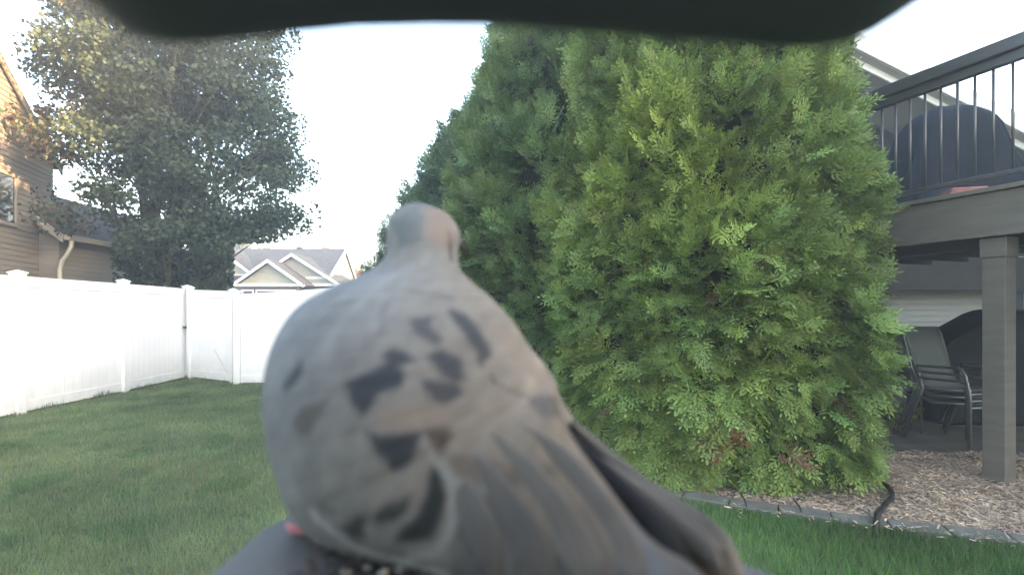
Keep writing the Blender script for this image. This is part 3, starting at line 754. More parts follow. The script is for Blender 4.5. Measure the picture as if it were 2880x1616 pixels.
    for ti, (TV, TF, TS) in enumerate(T):
        sel = idx == ti
        v, f, c = scatter(TV, TF, Mx[sel], pos[sel], cols[sel], '')
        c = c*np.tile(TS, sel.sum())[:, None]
        VV.append(v); FF.append(f+off); CC.append(c); off += len(v)
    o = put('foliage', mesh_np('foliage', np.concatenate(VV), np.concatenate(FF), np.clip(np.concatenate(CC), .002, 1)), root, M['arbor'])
    o['kind'] = 'stuff'
    return root

PA = [(0, .93), (.05, .98), (.15, 1.02), (.35, 1.02), (.55, .94), (.7, .84), (.85, .76), (.94, .55), (1, .12)]
PB = [(0, .80), (.1, .95), (.3, 1.0), (.55, .95), (.75, .80), (.9, .52), (1, .05)]
G1 = (.142, .205, .050); G2 = (.072, .122, .056); G3 = (.108, .170, .054)
arbor(1.79, 4.95, 1.37, 5.3, 14500, 21, 'huge bright green arborvitae in front, widest, beside the deck', PA, G1,
      yellow=[(1.15, 3.6, 2.75, (.26, .30), 1.5), (1.38, 3.6, 2.20, (.24, .5), 1.6), (.80, 3.6, 2.25, (.15, .3), 1.0)], brown=.004, size=(.13, .235))
arbor(.60, 6.25, 1.24, 5.5, 6500, 22, 'dark arborvitae directly behind the dove head, second in the row', PB, G3, size=(.15, .27))
arbor(-.50, 8.45, 1.10, 5.1, 2200, 23, 'dark arborvitae third in the receding row, left of the second', PB, G2, size=(.25, .42), small=True)
arbor(-1.40, 10.6, 1.02, 4.6, 1100, 24, 'dark arborvitae fourth in the row, peeking out left of the third', PB, G2, size=(.26, .45), small=True)
arbor(-2.45, 13.0, 1.0, 4.3, 900, 25, 'small dark arborvitae fifth in the row, just above the dove neck', PB, G2, size=(.28, .48), small=True)
arbor(-3.5, 15.6, .95, 3.6, 700, 26, 'smallest far arborvitae at the left end of the row', PB, G2, size=(.28, .48), small=True)

# ------------------------------------------------------------------ broadleaf trees
def leaf_template(kind='maple'):
    if kind == 'maple':
        P = np.array([(0, 0, 0), (.34, 0, .12), (.5, 0, .45), (.25, 0, .55), (0, 0, 1.0), (-.25, 0, .55), (-.5, 0, .45), (-.34, 0, .12)], float)
        F = np.array([(0, 1, 2), (0, 2, 3), (0, 3, 4), (0, 4, 5), (0, 5, 6), (0, 6, 7)])
    else:
        P = np.array([(0, 0, 0), (.3, .05, .5), (0, 0, 1), (-.3, .05, .5)], float); F = np.array([(0, 1, 2), (0, 2, 3)])
    return P, F
def leaf_cloud(centers, radii, per, size, cols_fn, seed, kind='maple', keep_fn=None):
    r = np.random.default_rng(seed); P = []
    for c, rad, n in zip(centers, radii, per):
        d = r.normal(0, 1, (n, 3)); d /= np.linalg.norm(d, axis=1)[:, None]
        P.append(np.array(c)+d*(r.uniform(0, 1, n)**.5)[:, None]*np.array(rad))
    P = np.concatenate(P)
    if keep_fn is not None: P = P[keep_fn(P)]
    K = len(P)
    g = r.normal(0, 1, (K, 3)); g[:, 2] -= .5; g /= np.linalg.norm(g, axis=1)[:, None]
    n = r.normal(0, 1, (K, 3)); n -= g*np.sum(n*g, 1)[:, None]; n /= np.linalg.norm(n, axis=1)[:, None]
    x = np.cross(n, g); s = r.uniform(size[0], size[1], K)
    Mx = np.stack([x*s[:, None], n*s[:, None], g*s[:, None]], 2)
    TV, TF = leaf_template(kind)
    return scatter(TV, TF, Mx, P, cols_fn(P, r), '')

def maple():
    cx, cy = -7.75, 11.6
    root = empty('maple_tree', (cx, cy, 0)); tag(root, 'tall dark green maple with reddish leaves behind the fence corner', 'tree')
    r = np.random.default_rng(5)
    stems = []
    tr = MB()
    ends = []
    for k in range(7):
        a = r.uniform(0, 6.28); sp = r.uniform(.3, 1.0); h = r.uniform(5.5, 8.5)
        p = [(r.uniform(-.22, .22), r.uniform(-.2, .2), 0)]
        for j in range(1, 9):
            q = j/8; p.append((p[0][0]+math.cos(a)*sp*2.0*q**1.5+r.normal(0, .05), p[0][1]+math.sin(a)*sp*1.6*q**1.5+r.normal(0, .05), h*q))
        stems.append(p); rad = r.uniform(.09, .15)
        tr.tube(p, [rad*(1-.85*j/8) for j in range(9)], 8)
    tr.build('trunk', M['bark'], root, smooth=True)
    # limbs to leaf clumps
    cen = []; rad = []; num = []
    lm = MB()
    for i in range(350):
        # crown: ellipsoid, more to the upper centre
        while True:
            p = r.uniform(-1, 1, 3)
            if .12 < np.linalg.norm(p) < 1: break
        q = np.array([p[0]*2.85+.05, p[1]*2.6, 5.6+p[2]*4.3])
        if q[2] < 2.6 and r.uniform() < .25: continue
        if abs(q[0]+1.15) < .6 and 3.4 < q[2] < 5.4 and r.uniform() < .75: continue
        R_ = r.uniform(.32, .72)
        cen.append(q); rad.append((R_*1.15, R_*1.1, R_*.62)); num.append(int(300*(R_/.5)**1.5))
        W0 = q+np.array([cx, cy, 0]); e0 = (W0[2]-EYE)/W0[1]; a0 = W0[0]/W0[1]
        if i % 2 == 0 and not (a0 < -.76 and e0 < .30) and not (a0 > -.57 and e0 < .17):
            st = stems[r.integers(0, 7)]; j = min(8, max(1, int((q[2]-.9)/1.05))); s0 = Vector(st[min(j, 8)])
            mid = (s0+Vector(q))/2+Vector((0, 0, -.15)); lm.tube([s0, mid, q], [.03, .018, .006], 5)
    lm.build('limbs', M['bark'], root, smooth=True)
    # low right bough seen against the sky
    for q in ((2.35, -.5, 3.35), (2.75, -.6, 3.55), (3.1, -.6, 3.2), (3.25, -.7, 3.45), (2.0, -.3, 2.75), (1.6, -.2, 2.3), (2.5, -.5, 3.0)):
        cen.append(np.array(q)); rad.append((.5, .4, .26)); num.append(110)
    for i in range(18):
        cen.append(np.array([r.uniform(-1.5, -.1), r.uniform(-2.3, -1.3), r.uniform(3.0, 5.6)])); rad.append((.32, .3, .28)); num.append(170)
    def keep(P):
        W = P+np.array([cx, cy, 0])
        wall = -9.2-.333*(W[:, 1]-9)+.15
        k_ = (W[:, 0] > wall) & ~((W[:, 0] < -9.0) & (W[:, 1] > 10.2) & (W[:, 2] < 4.0)) & (W[:, 2] > 1.0)
        k_ &= ~((W[:, 0] > -6.7) & (W[:, 1] < 10.7) & (W[:, 2] < 2.2))
        el = (W[:, 2]-EYE)/W[:, 1]; az = W[:, 0]/W[:, 1]          # the crown is thin low down, where the houses show
        k_ &= ~((az < -.78) & (el < .150)) & ~((az > -.545) & (el < .135))
        k_ &= ~((az < -.80) & (el < .26) & (np.random.default_rng(3).uniform(0, 1, len(P)) < .6))
        return k_
    def colr(P, r):
        K = len(P); c = np.array([.056, .080, .050])*r.uniform(.6, 1.35, K)[:, None]
        red = np.clip((-P[:, 0]-.4)/3+(P[:, 2]-6)/9, 0, .8)*(.5+.5*np.sin(P[:, 0]*2.1+P[:, 2]*1.3+P[:, 1]))
        m = (r.uniform(0, 1, K) < red*.7)[:, None]
        low = (P[:, 0] < -.3) & (P[:, 1] < -1.2) & (P[:, 2] < 5.6); m |= (low & (r.uniform(0, 1, K) < .45))[:, None]
        return np.where(m, np.array([.125, .085, .050])*r.uniform(.6, 1.3, K)[:, None], c)
    V, F, C = leaf_cloud(cen, rad, num, (.055, .10), colr, 6, 'maple', keep)
    o = put('foliage', mesh_np('foliage', V, F, C), root, M['maple']); o['kind'] = 'stuff'
maple()

def bush(name, x, y, w, h, n, colr, seed, label, cat, size=(.05, .09), kind='leaf', group=None, z0=0.0, trunk=True, nc=26):
    r = np.random.default_rng(seed); root = empty(name, (x, y, 0)); tag(root, label, cat, group)
    if trunk:
        t = MB()
        for k in range(3): t.tube([(r.uniform(-.05, .05)*w, 0, 0), (r.uniform(-.15, .15)*w, r.uniform(-.1, .1)*w, h*.5), (r.uniform(-.3, .3)*w, 0, h*.8)], [.03*h/2, .02*h/2, .006*h/2], 6)
        t.build('trunk', M['bark'], root, smooth=True)
    cen = []; rad = []; per = []
    for i in range(nc):
        p = r.normal(0, .42, 3); zc = np.clip(.55+p[2]*.5, .12, .92)
        sh = math.sqrt(max(.1, 1-(abs(zc-.45)/.6)**2))
        cen.append(np.array([p[0]*w*.5*sh, p[1]*w*.45*sh, z0+zc*(h-z0)])); q = r.uniform(.14, .3)*w*.5+.04; rad.append((q, q, q*.8)); per.append(n//nc)
    V, F, C = leaf_cloud(cen, rad, per, size, lambda P, r_: np.array(colr)*r_.uniform(.55, 1.4, len(P))[:, None], seed+50, kind)
    o = put('foliage', mesh_np('foliage', V, F, C), root, M['maple']); o['kind'] = 'stuff'; return root

bush('shrub', -7.12, 12.2, 1.2, 2.7, 5200, (.085, .098, .04), 31, 'olive green shrub behind the gate, left of the distant house', 'shrub', nc=34)
bush('shrub', -8.35, 11.6, 1.5, 2.4, 4200, (.055, .065, .035), 32, 'dark shrub at the foot of the maple behind the fence', 'shrub', nc=30)
bush('shrub', -7.6, 12.6, 1.3, 2.6, 3800, (.05, .062, .035), 35, 'dark shrub between the maple trunk and the olive shrub', 'shrub', nc=30)
bush('small_plant', 4.15, 5.55, .34, .42, 500, (.19, .20, .09), 33, 'small yellowish leafy plant on the soil behind the chair stack', 'plant', (.03, .06), trunk=True, nc=10)
# far trees lit by the evening sun
far = [(-20.6, 44, 6.5, 7.0, (.20, .115, .035), 'golden autumn tree behind left end of the distant roof', 41),
       (-23.4, 43, 6.0, 7.6, (.075, .085, .035), 'dark green tree behind distant roof, next to the maple', 42),
       (-17.0, 47, 3.8, 7.6, (.23, .15, .05), 'small golden tree top showing above middle of distant ridge', 43),
       (-13.4, 42, 3.5, 5.0, (.26, .11, .03), 'orange autumn tree just right of the distant house', 44),
       (-11.6, 43, 3.2, 4.7, (.17, .12, .04), 'brownish tree between the orange tree and the evergreens', 45),
       (-9.2, 46, 3.6, 5.2, (.06, .075, .03), 'green far tree touching the smallest arborvitae', 46)]
for (x, y, w, h_, c, lab, sd) in far:
    bush('far_tree', x, y, w, h_, 3800, c, sd, lab, 'tree', (.22, .4), 'leaf', 'trees behind the distant house', nc=36)

# ------------------------------------------------------------------ evening haze
hz = MB().box(-110, 60, -40, 110, -1.0, 16.0)
hm = bpy.data.materials.new('haze_air'); hm.use_nodes = True; hnt = hm.node_tree; hnt.nodes.clear()
ho = hnt.nodes.new('ShaderNodeOutputMaterial'); hv = hnt.nodes.new('ShaderNodeVolumePrincipled')
hv.inputs['Color'].default_value = (.92, .95, 1, 1); hv.inputs['Density'].default_value = .0075; hv.inputs['Anisotropy'].default_value = .2
hnt.links.new(hv.outputs[0], ho.inputs['Volume'])
tag(hz.build('haze', hm), 'thin pale evening haze', kind='stuff')

# ------------------------------------------------------------------ bird feeder round the camera
fd = empty('bird_feeder', (0, 0, EYE-.08)); tag(fd, 'dark plastic bird feeder whose roof edge and grey tray frame the view', 'bird feeder')
# roof lip: its lower edge sags in two bumps
lip = [(-.175, .075), (-.115, .060), (-.0700, .0520), (-.0640, .0486), (-.0595, .0446), (-.0560, .0437), (-.0520, .0431), (-.0470, .0433), (-.0420, .0437), (-.0378, .0442), (-.030, .0449), (-.0242, .0455), (-.012, .0458), (0, .0457),
       (.007, .0452), (.0170, .0445), (.0256, .0437), (.034, .0430), (.0413, .0424), (.0450, .0423), (.0492, .0427), (.0530, .0436), (.0555, .0447), (.0590, .0470), (.0640, .0505), (.0700, .0545), (.115, .066), (.175, .080)]
def roofmesh():
    mb = MB(); n = len(lip)
    ys = [-.09, -.02, .04, .075, .080, .082, .080, .074]; dz = [.022, .016, .006, .0012, .0003, .002, .006, .012]
    V = []; k = 1.015
    for y, d in zip(ys, dz):
        for (x, z) in lip: V.append((x*k*1.0, y, z*.962+d+.08))
    for (x, z) in lip: V.append((x*k, .05, z+.045+.08))
    for (x, z) in lip: V.append((x*k, -.09, z+.05+.08))
    rows = len(ys)+2; F = []
    for i in range(rows-1):
        for j in range(n-1): F.append((i*n+j, i*n+j+1, (i+1)*n+j+1, (i+1)*n+j))
    for j in range(n-1): F.append(((rows-1)*n+j, (rows-1)*n+j+1, j+1, j))
    F.append(tuple(i*n for i in range(rows))); F.append(tuple(i*n+n-1 for i in range(rows)))
    mb.v = V; mb.f = F
    return mb.build('roof', M['feeder'], fd, smooth=True)
roofmesh()
tp = [(-.0925, -.06), (-.0925, .190), (-.088, .2025), (-.070, .2040), (-.02, .199), (.04, .182), (.070, .168), (.080, .158), (.083, .140), (.083, -.06)]
MB().prism([(x, y, -.006) for x, y in tp], (0, 0, .006)).build('tray', M['tray'], fd, bevel=.002)
bd = MB(); bd.box(-.125, .125, -.17, -.022, -.006, .125); bd.build('housing', M['feeder'], fd, bevel=.01)  # out of view, enlarged to keep sky light off the dove
pl = MB(); pl.tube([(0, -.10, -1.26), (0, -.10, -.09)], .016, 12); pl.build('pole', M['railmetal'], fd, smooth=True)
br = MB(); br.bar((0, -.10, -.05), (0, .05, -.012), .04, .014); br.build('bracket', M['feeder'], fd)
# seeds on the tray
r = np.random.default_rng(9)
P = np.stack([r.uniform(-.062, .03, 260), r.uniform(.135, .172, 260), r.uniform(.001, .006, 260)], 1)
th = r.uniform(0, 6.28, 260); TV = np.array([(1, 0, 0), (0, .45, 0), (-1, 0, 0), (0, -.45, 0), (0, 0, .35), (0, 0, -.35)], float)
TF = np.array([(0, 1, 4), (1, 2, 4), (2, 3, 4), (3, 0, 4), (1, 0, 5), (2, 1, 5), (3, 2, 5), (0, 3, 5)])
Rm = np.zeros((260, 3, 3)); s = r.uniform(.002, .0042, 260)
Rm[:, 0, 0] = np.cos(th)*s; Rm[:, 0, 1] = -np.sin(th)*s; Rm[:, 1, 0] = np.sin(th)*s; Rm[:, 1, 1] = np.cos(th)*s; Rm[:, 2, 2] = s
cc = np.where(r.uniform(0, 1, 260)[:, None] < .25, np.array([.35, .33, .26]), np.array([.045, .04, .038]))
V, F, C = scatter(TV, TF, Rm, P, cc, '')
sd_ = put('bird_seed', mesh_np('bird_seed', V, F, C), None, M['straw']); sd_.location = (0, 0, EYE-.08); tag(sd_, 'scattered dark and pale bird seed on the feeder tray', 'bird seed', kind='stuff')

# ------------------------------------------------------------------ mourning dove, seen from behind
#  x, y, z (metres from the lens), width to the left, width to the right, thickness
RINGS = [
    (-0.03934, 0.246, 0.05042, 0.00153, 0.00153, 0.002, -0.928, 0.371),
    (-0.03973, 0.246, 0.04947, 0.00764, 0.00764, 0.009, -0.97, 0.243),
    (-0.0403, 0.246, 0.0466, 0.01299, 0.01241, 0.0135, -0.976, 0.217),
    (-0.0413, 0.244, 0.04054, 0.01667, 0.01629, 0.017, -0.989, 0.148),
    (-0.04135, 0.241, 0.03312, 0.01703, 0.01665, 0.018, -1, -0.03),
    (-0.04139, 0.238, 0.02532, 0.017, 0.01626, 0.018, -1, -0.03),
    (-0.04196, 0.235, 0.01861, 0.02299, 0.01825, 0.021, -1, -0.03),
    (-0.04393, 0.23, 0.01179, 0.03571, 0.02679, 0.028, -1, -0.03),
    (-0.04626, 0.224, 0.00313, 0.04557, 0.03861, 0.037, -1, -0.04),
    (-0.04641, 0.215, -0.00885, 0.05008, 0.04774, 0.044, -0.997, -0.08),
    (-0.04425, 0.208, -0.02229, 0.05329, 0.05135, 0.048, -0.98, -0.18),
    (-0.03909, 0.203, -0.03751, 0.05453, 0.05406, 0.05, -0.942, -0.335),
    (-0.03089, 0.196, -0.05143, 0.0525, 0.05326, 0.047, -0.852, -0.524),
    (-0.01848, 0.186, -0.06253, 0.03394, 0.04982, 0.042, -0.697, -0.717),
    (-0.00307, 0.172, -0.06851, 0.02497, 0.03739, 0.034, -0.555, -0.832),
    (0.01365, 0.157, -0.07228, 0.01926, 0.02706, 0.025, -0.49, -0.872),
    (0.02889, 0.142, -0.0742, 0.01433, 0.01654, 0.016, -0.482, -0.876),
    (0.04094, 0.128, -0.07533, 0.01093, 0.01193, 0.009, -0.482, -0.876),
    (0.05018, 0.115, -0.07482, 0.00714, 0.00714, 0.004, -0.471, -0.882),
]
MARKS = [
    (-0.0209, 0.1505, -0.0445, -0.0185, 0.1483, -0.0495, 0.0010, 'P', 0.7),
    (-0.0185, 0.1483, -0.0495, -0.0172, 0.1460, -0.0548, 0.0010, 'P', 0.7),
    (-0.0172, 0.1460, -0.0548, -0.0163, 0.1444, -0.0592, 0.0010, 'P', 0.7),
    (-0.0163, 0.1444, -0.0592, -0.0180, 0.1437, -0.0632, 0.0010, 'P', 0.7),
    (-0.0180, 0.1437, -0.0632, -0.0199, 0.1438, -0.0664, 0.0010, 'P', 0.7),
    (-0.0199, 0.1438, -0.0664, -0.0234, 0.1450, -0.0689, 0.0010, 'P', 0.7),
    (-0.0234, 0.1450, -0.0689, -0.0297, 0.1479, -0.0713, 0.0010, 'P', 0.7),
    (-0.0297, 0.1479, -0.0713, -0.0434, 0.1815, -0.0865, 0.0011, 'P', 0.7),
    (-0.0286, 0.1537, -0.0345, -0.0201, 0.1500, -0.0456, 0.0010, 'P', 0.7),
    (-0.0201, 0.1500, -0.0456, -0.0158, 0.1478, -0.0500, 0.0010, 'P', 0.7),
    (-0.0163, 0.1481, -0.0495, -0.0105, 0.1469, -0.0507, 0.0010, 'P', 0.5),
    (-0.0105, 0.1469, -0.0507, -0.0050, 0.1446, -0.0532, 0.0010, 'P', 0.5),
    (-0.0050, 0.1446, -0.0532, -0.0008, 0.1420, -0.0562, 0.0010, 'P', 0.5),
    (-0.0008, 0.1420, -0.0562, 0.0035, 0.1397, -0.0587, 0.0010, 'P', 0.5),
    (0.0035, 0.1397, -0.0587, 0.0045, 0.1377, -0.0626, 0.0010, 'P', 0.5),
    (0.0045, 0.1377, -0.0626, 0.0055, 0.1358, -0.0671, 0.0009, 'P', 0.5),
    (-0.0048, 0.1917, -0.0065, 0.0099, 0.1817, -0.0233, 0.0034, 'O', 0.4),
    (0.0099, 0.1817, -0.0233, 0.0169, 0.1724, -0.0357, 0.0032, 'O', 0.4),
    (-0.0383, 0.1837, 0.0008, -0.0239, 0.1866, -0.0002, 0.0026, 'T', 0.35),
    (-0.0239, 0.1866, -0.0002, -0.0207, 0.1765, -0.0079, 0.0025, 'T', 0.35),
    (-0.0398, 0.1721, -0.0077, -0.0331, 0.1622, -0.0189, 0.0023, 'T', 0.35),
    (-0.0331, 0.1622, -0.0189, -0.0336, 0.1571, -0.0269, 0.0022, 'T', 0.35),
    (-0.0233, 0.1599, -0.0243, -0.0106, 0.1681, -0.0200, 0.0017, 'T', 0.25),
    (-0.0113, 0.1716, -0.0162, -0.0060, 0.1675, -0.0232, 0.0006, 'D', 0.6),
    (-0.0060, 0.1675, -0.0232, 0.0060, 0.1687, -0.0287, 0.0006, 'D', 0.6),
    (-0.0625, 0.1597, -0.0626, -0.0554, 0.1567, -0.0665, 0.0013, 'W', 0.8),
    (-0.0554, 0.1567, -0.0665, -0.0463, 0.1545, -0.0715, 0.0012, 'W', 0.8),
    (-0.0463, 0.1545, -0.0715, -0.0317, 0.1495, -0.0733, 0.0012, 'W', 0.8),
    (-0.0317, 0.1495, -0.0733, -0.0184, 0.1440, -0.0739, 0.0012, 'W', 0.8),
    (-0.0876, 0.1890, -0.0575, -0.0778, 0.1925, -0.0770, 0.0012, 'W', 0.45),
    (-0.0437, 0.1518, -0.0668, -0.0338, 0.1785, -0.0878, 0.0008, 'K', 0.6),
    (-0.0338, 0.1785, -0.0878, -0.0146, 0.1422, -0.0733, 0.0008, 'K', 0.6),
    (-0.0904, 0.1957, -0.0544, -0.0880, 0.1957, -0.0605, 0.0010, 'K', 0.4),
    (-0.0284, 0.2311, 0.0357, -0.0270, 0.2279, 0.0230, 0.0010, 'B', 0.8),
    (-0.0278, 0.2452, 0.0434, -0.0252, 0.2399, 0.0370, 0.0010, 'W', 0.7),
    (0.0166, 0.1682, -0.0361, 0.0183, 0.1689, -0.0386, 0.0008, 'D', 0.8),
    (-0.0679, 0.1906, 0.0017, -0.0585, 0.1900, 0.0037, 0.0016, 'G', 0.35),
    (-0.0367, 0.1943, 0.0072, -0.0245, 0.1960, 0.0054, 0.0023, 'G', 0.35),
    (-0.0466, 0.1878, 0.0036, -0.0441, 0.1725, -0.0074, 0.0012, 'G', 0.3),
    (-0.0583, 0.1567, -0.0592, -0.0538, 0.1548, -0.0605, 0.0010, 'K', 0.35),
    (-0.0913, 0.2063, -0.0036, -0.0870, 0.2129, 0.0036, 0.0022, 'G', 0.25),
    (-0.0615, 0.1759, -0.0073, -0.0611, 0.1656, -0.0196, 0.0022, 'P', 0.35),
    (-0.0559, 0.1573, -0.0354, -0.0536, 0.1543, -0.0556, 0.0033, 'T', 0.2),
]
PATCHES = [
    ('O', 0.55, [(-0.0423, -0.0308), (-0.0328, -0.0290), (-0.0193, -0.0292), (-0.0173, -0.0329), (-0.0262, -0.0358), (-0.0387, -0.0357)]),
    ('B', 0.5, [(-0.0190, -0.0419), (-0.0074, -0.0439), (0.0084, -0.0458), (0.0147, -0.0453), (0.0081, -0.0483), (-0.0075, -0.0495), (-0.0161, -0.0477)]),
    ('G', 0.65, [(-0.0158, -0.0500), (-0.0070, -0.0517), (0.0017, -0.0614), (0.0035, -0.0736), (-0.0171, -0.0795), (-0.0157, -0.0630)]),
    ('G', 0.65, [(0.0060, -0.0589), (0.0117, -0.0615), (0.0186, -0.0712), (0.0077, -0.0731)]),
    ('U', 0.7, [(0.0272, -0.0586), (0.0332, -0.0581), (0.0381, -0.0639), (0.0382, -0.0672), (0.0297, -0.0686)]),
    ('B', 0.6, [(-0.0700, -0.0350), (-0.0651, -0.0308), (-0.0581, -0.0275), (-0.0600, -0.0326), (-0.0633, -0.0375), (-0.0675, -0.0387)]),
    ('D', 1, [(-0.0527, -0.0230), (-0.0484, -0.0208), (-0.0425, -0.0184), (-0.0382, -0.0171), (-0.0344, -0.0198), (-0.0350, -0.0227), (-0.0409, -0.0247), (-0.0420, -0.0265), (-0.0454, -0.0316), (-0.0478, -0.0296), (-0.0502, -0.0267)]),
    ('D', 0.9, [(-0.0418, -0.0142), (-0.0390, -0.0126), (-0.0345, -0.0134), (-0.0310, -0.0154), (-0.0351, -0.0173), (-0.0398, -0.0166)]),
    ('D', 0.75, [(-0.0350, -0.0037), (-0.0288, -0.0028), (-0.0279, -0.0056), (-0.0238, -0.0104), (-0.0250, -0.0111), (-0.0298, -0.0087), (-0.0332, -0.0060)]),
    ('D', 0.9, [(-0.0269, -0.0142), (-0.0230, -0.0131), (-0.0180, -0.0158), (-0.0153, -0.0217), (-0.0183, -0.0218), (-0.0222, -0.0195), (-0.0247, -0.0169)]),
    ('D', 0.85, [(-0.0274, -0.0218), (-0.0243, -0.0218), (-0.0174, -0.0234), (-0.0163, -0.0257), (-0.0199, -0.0281), (-0.0236, -0.0271), (-0.0264, -0.0244)]),
    ('D', 0.9, [(-0.0231, 0.0004), (-0.0169, -0.0015), (-0.0101, -0.0085), (-0.0072, -0.0150), (-0.0097, -0.0170), (-0.0126, -0.0133), (-0.0162, -0.0070), (-0.0202, -0.0034)]),
    ('D', 1, [(-0.0436, -0.0364), (-0.0396, -0.0377), (-0.0328, -0.0369), (-0.0277, -0.0364), (-0.0289, -0.0409), (-0.0318, -0.0456), (-0.0346, -0.0470), (-0.0359, -0.0449), (-0.0397, -0.0412)]),
    ('D', 0.85, [(-0.0759, -0.0253), (-0.0738, -0.0205), (-0.0713, -0.0169), (-0.0698, -0.0200), (-0.0708, -0.0236), (-0.0745, -0.0260)]),
    ('B', 0.9, [(-0.0262, -0.0358), (-0.0195, -0.0352), (-0.0183, -0.0373), (-0.0211, -0.0416), (-0.0225, -0.0394)]),
    ('K', 1, [(-0.0236, -0.0461), (-0.0210, -0.0469), (-0.0194, -0.0529), (-0.0200, -0.0584), (-0.0231, -0.0637), (-0.0280, -0.0658), (-0.0335, -0.0668), (-0.0315, -0.0626), (-0.0265, -0.0585), (-0.0241, -0.0526)]),
    ('K', 0.9, [(-0.0404, -0.0596), (-0.0360, -0.0556), (-0.0297, -0.0536), (-0.0309, -0.0565), (-0.0349, -0.0604), (-0.0392, -0.0622)]),
    ('K', 0.9, [(-0.0510, -0.0651), (-0.0458, -0.0606), (-0.0417, -0.0604), (-0.0445, -0.0634), (-0.0437, -0.0654), (-0.0469, -0.0677)]),
    ('D', 0.6, [(0.0056, -0.0297), (0.0095, -0.0287), (0.0146, -0.0294), (0.0166, -0.0344), (0.0095, -0.0328)]),
    ('O', 0.6, [(-0.0382, 0.0466), (-0.0314, 0.0470), (-0.0272, 0.0423), (-0.0257, 0.0339), (-0.0307, 0.0288), (-0.0366, 0.0333)]),
    ('S', 0.6, [(-0.0540, 0.0406), (-0.0442, 0.0464), (-0.0398, 0.0427), (-0.0400, 0.0308), (-0.0482, 0.0285)]),
]
TERTIALS = [[(0.0009, 0.1595, -0.0356, 0.0017, 0.0005), (0.0127, 0.1511, -0.0438, 0.0046, 0.0005), (0.0228, 0.1414, -0.0530, 0.0044, 0.0005), (0.0291, 0.1332, -0.0611, 0.0041, 0.0005), (0.0311, 0.1285, -0.0661, 0.0022, 0.0005)],
    [(-0.0079, 0.1569, -0.0373, 0.0019, 0.0005), (0.0031, 0.1473, -0.0472, 0.0051, 0.0005), (0.0136, 0.1383, -0.0567, 0.0048, 0.0005), (0.0192, 0.1318, -0.0654, 0.0046, 0.0005), (0.0214, 0.1302, -0.0677, 0.0025, 0.0005)],
    [(-0.0137, 0.1535, -0.0415, 0.0018, 0.0005), (-0.0042, 0.1446, -0.0522, 0.0048, 0.0005), (0.0044, 0.1374, -0.0615, 0.0046, 0.0005), (0.0091, 0.1334, -0.0691, 0.0025, 0.0005)],
    [(-0.0183, 0.1515, -0.0452, 0.0015, 0.0005), (-0.0116, 0.1444, -0.0554, 0.0042, 0.0005), (-0.0059, 0.1392, -0.0644, 0.0041, 0.0005), (-0.0040, 0.1372, -0.0714, 0.0022, 0.0005)]]
HUES = dict(D=(.028, .031, .036), B=(.044, .036, .030), K=(.018, .021, .021), P=(.165, .162, .156), W=(.21, .208, .20), G=(.056, .057, .058),
            U=(.080, .090, .103), O=(.165, .125, .10), S=(.073, .086, .090), T=(.150, .140, .12))
def ring_at(tab, s):
    i = min(int(s), len(tab)-2); f = s-i; p = [np.array(tab[j], float) for j in (max(i-1, 0), i, i+1, min(i+2, len(tab)-1))]
    return .5*((2*p[1])+(p[2]-p[0])*f+(2*p[0]-5*p[1]+4*p[2]-p[3])*f*f+(3*p[1]-p[0]-3*p[2]+p[3])*f**3)

def seg_dist(P, A, B):
    A = np.array(A); B = np.array(B); AB = B-A; t = np.clip(((P-A)@AB)/(AB@AB+1e-12), 0, 1)
    return np.linalg.norm(P-(A+t[:, None]*AB), axis=1)

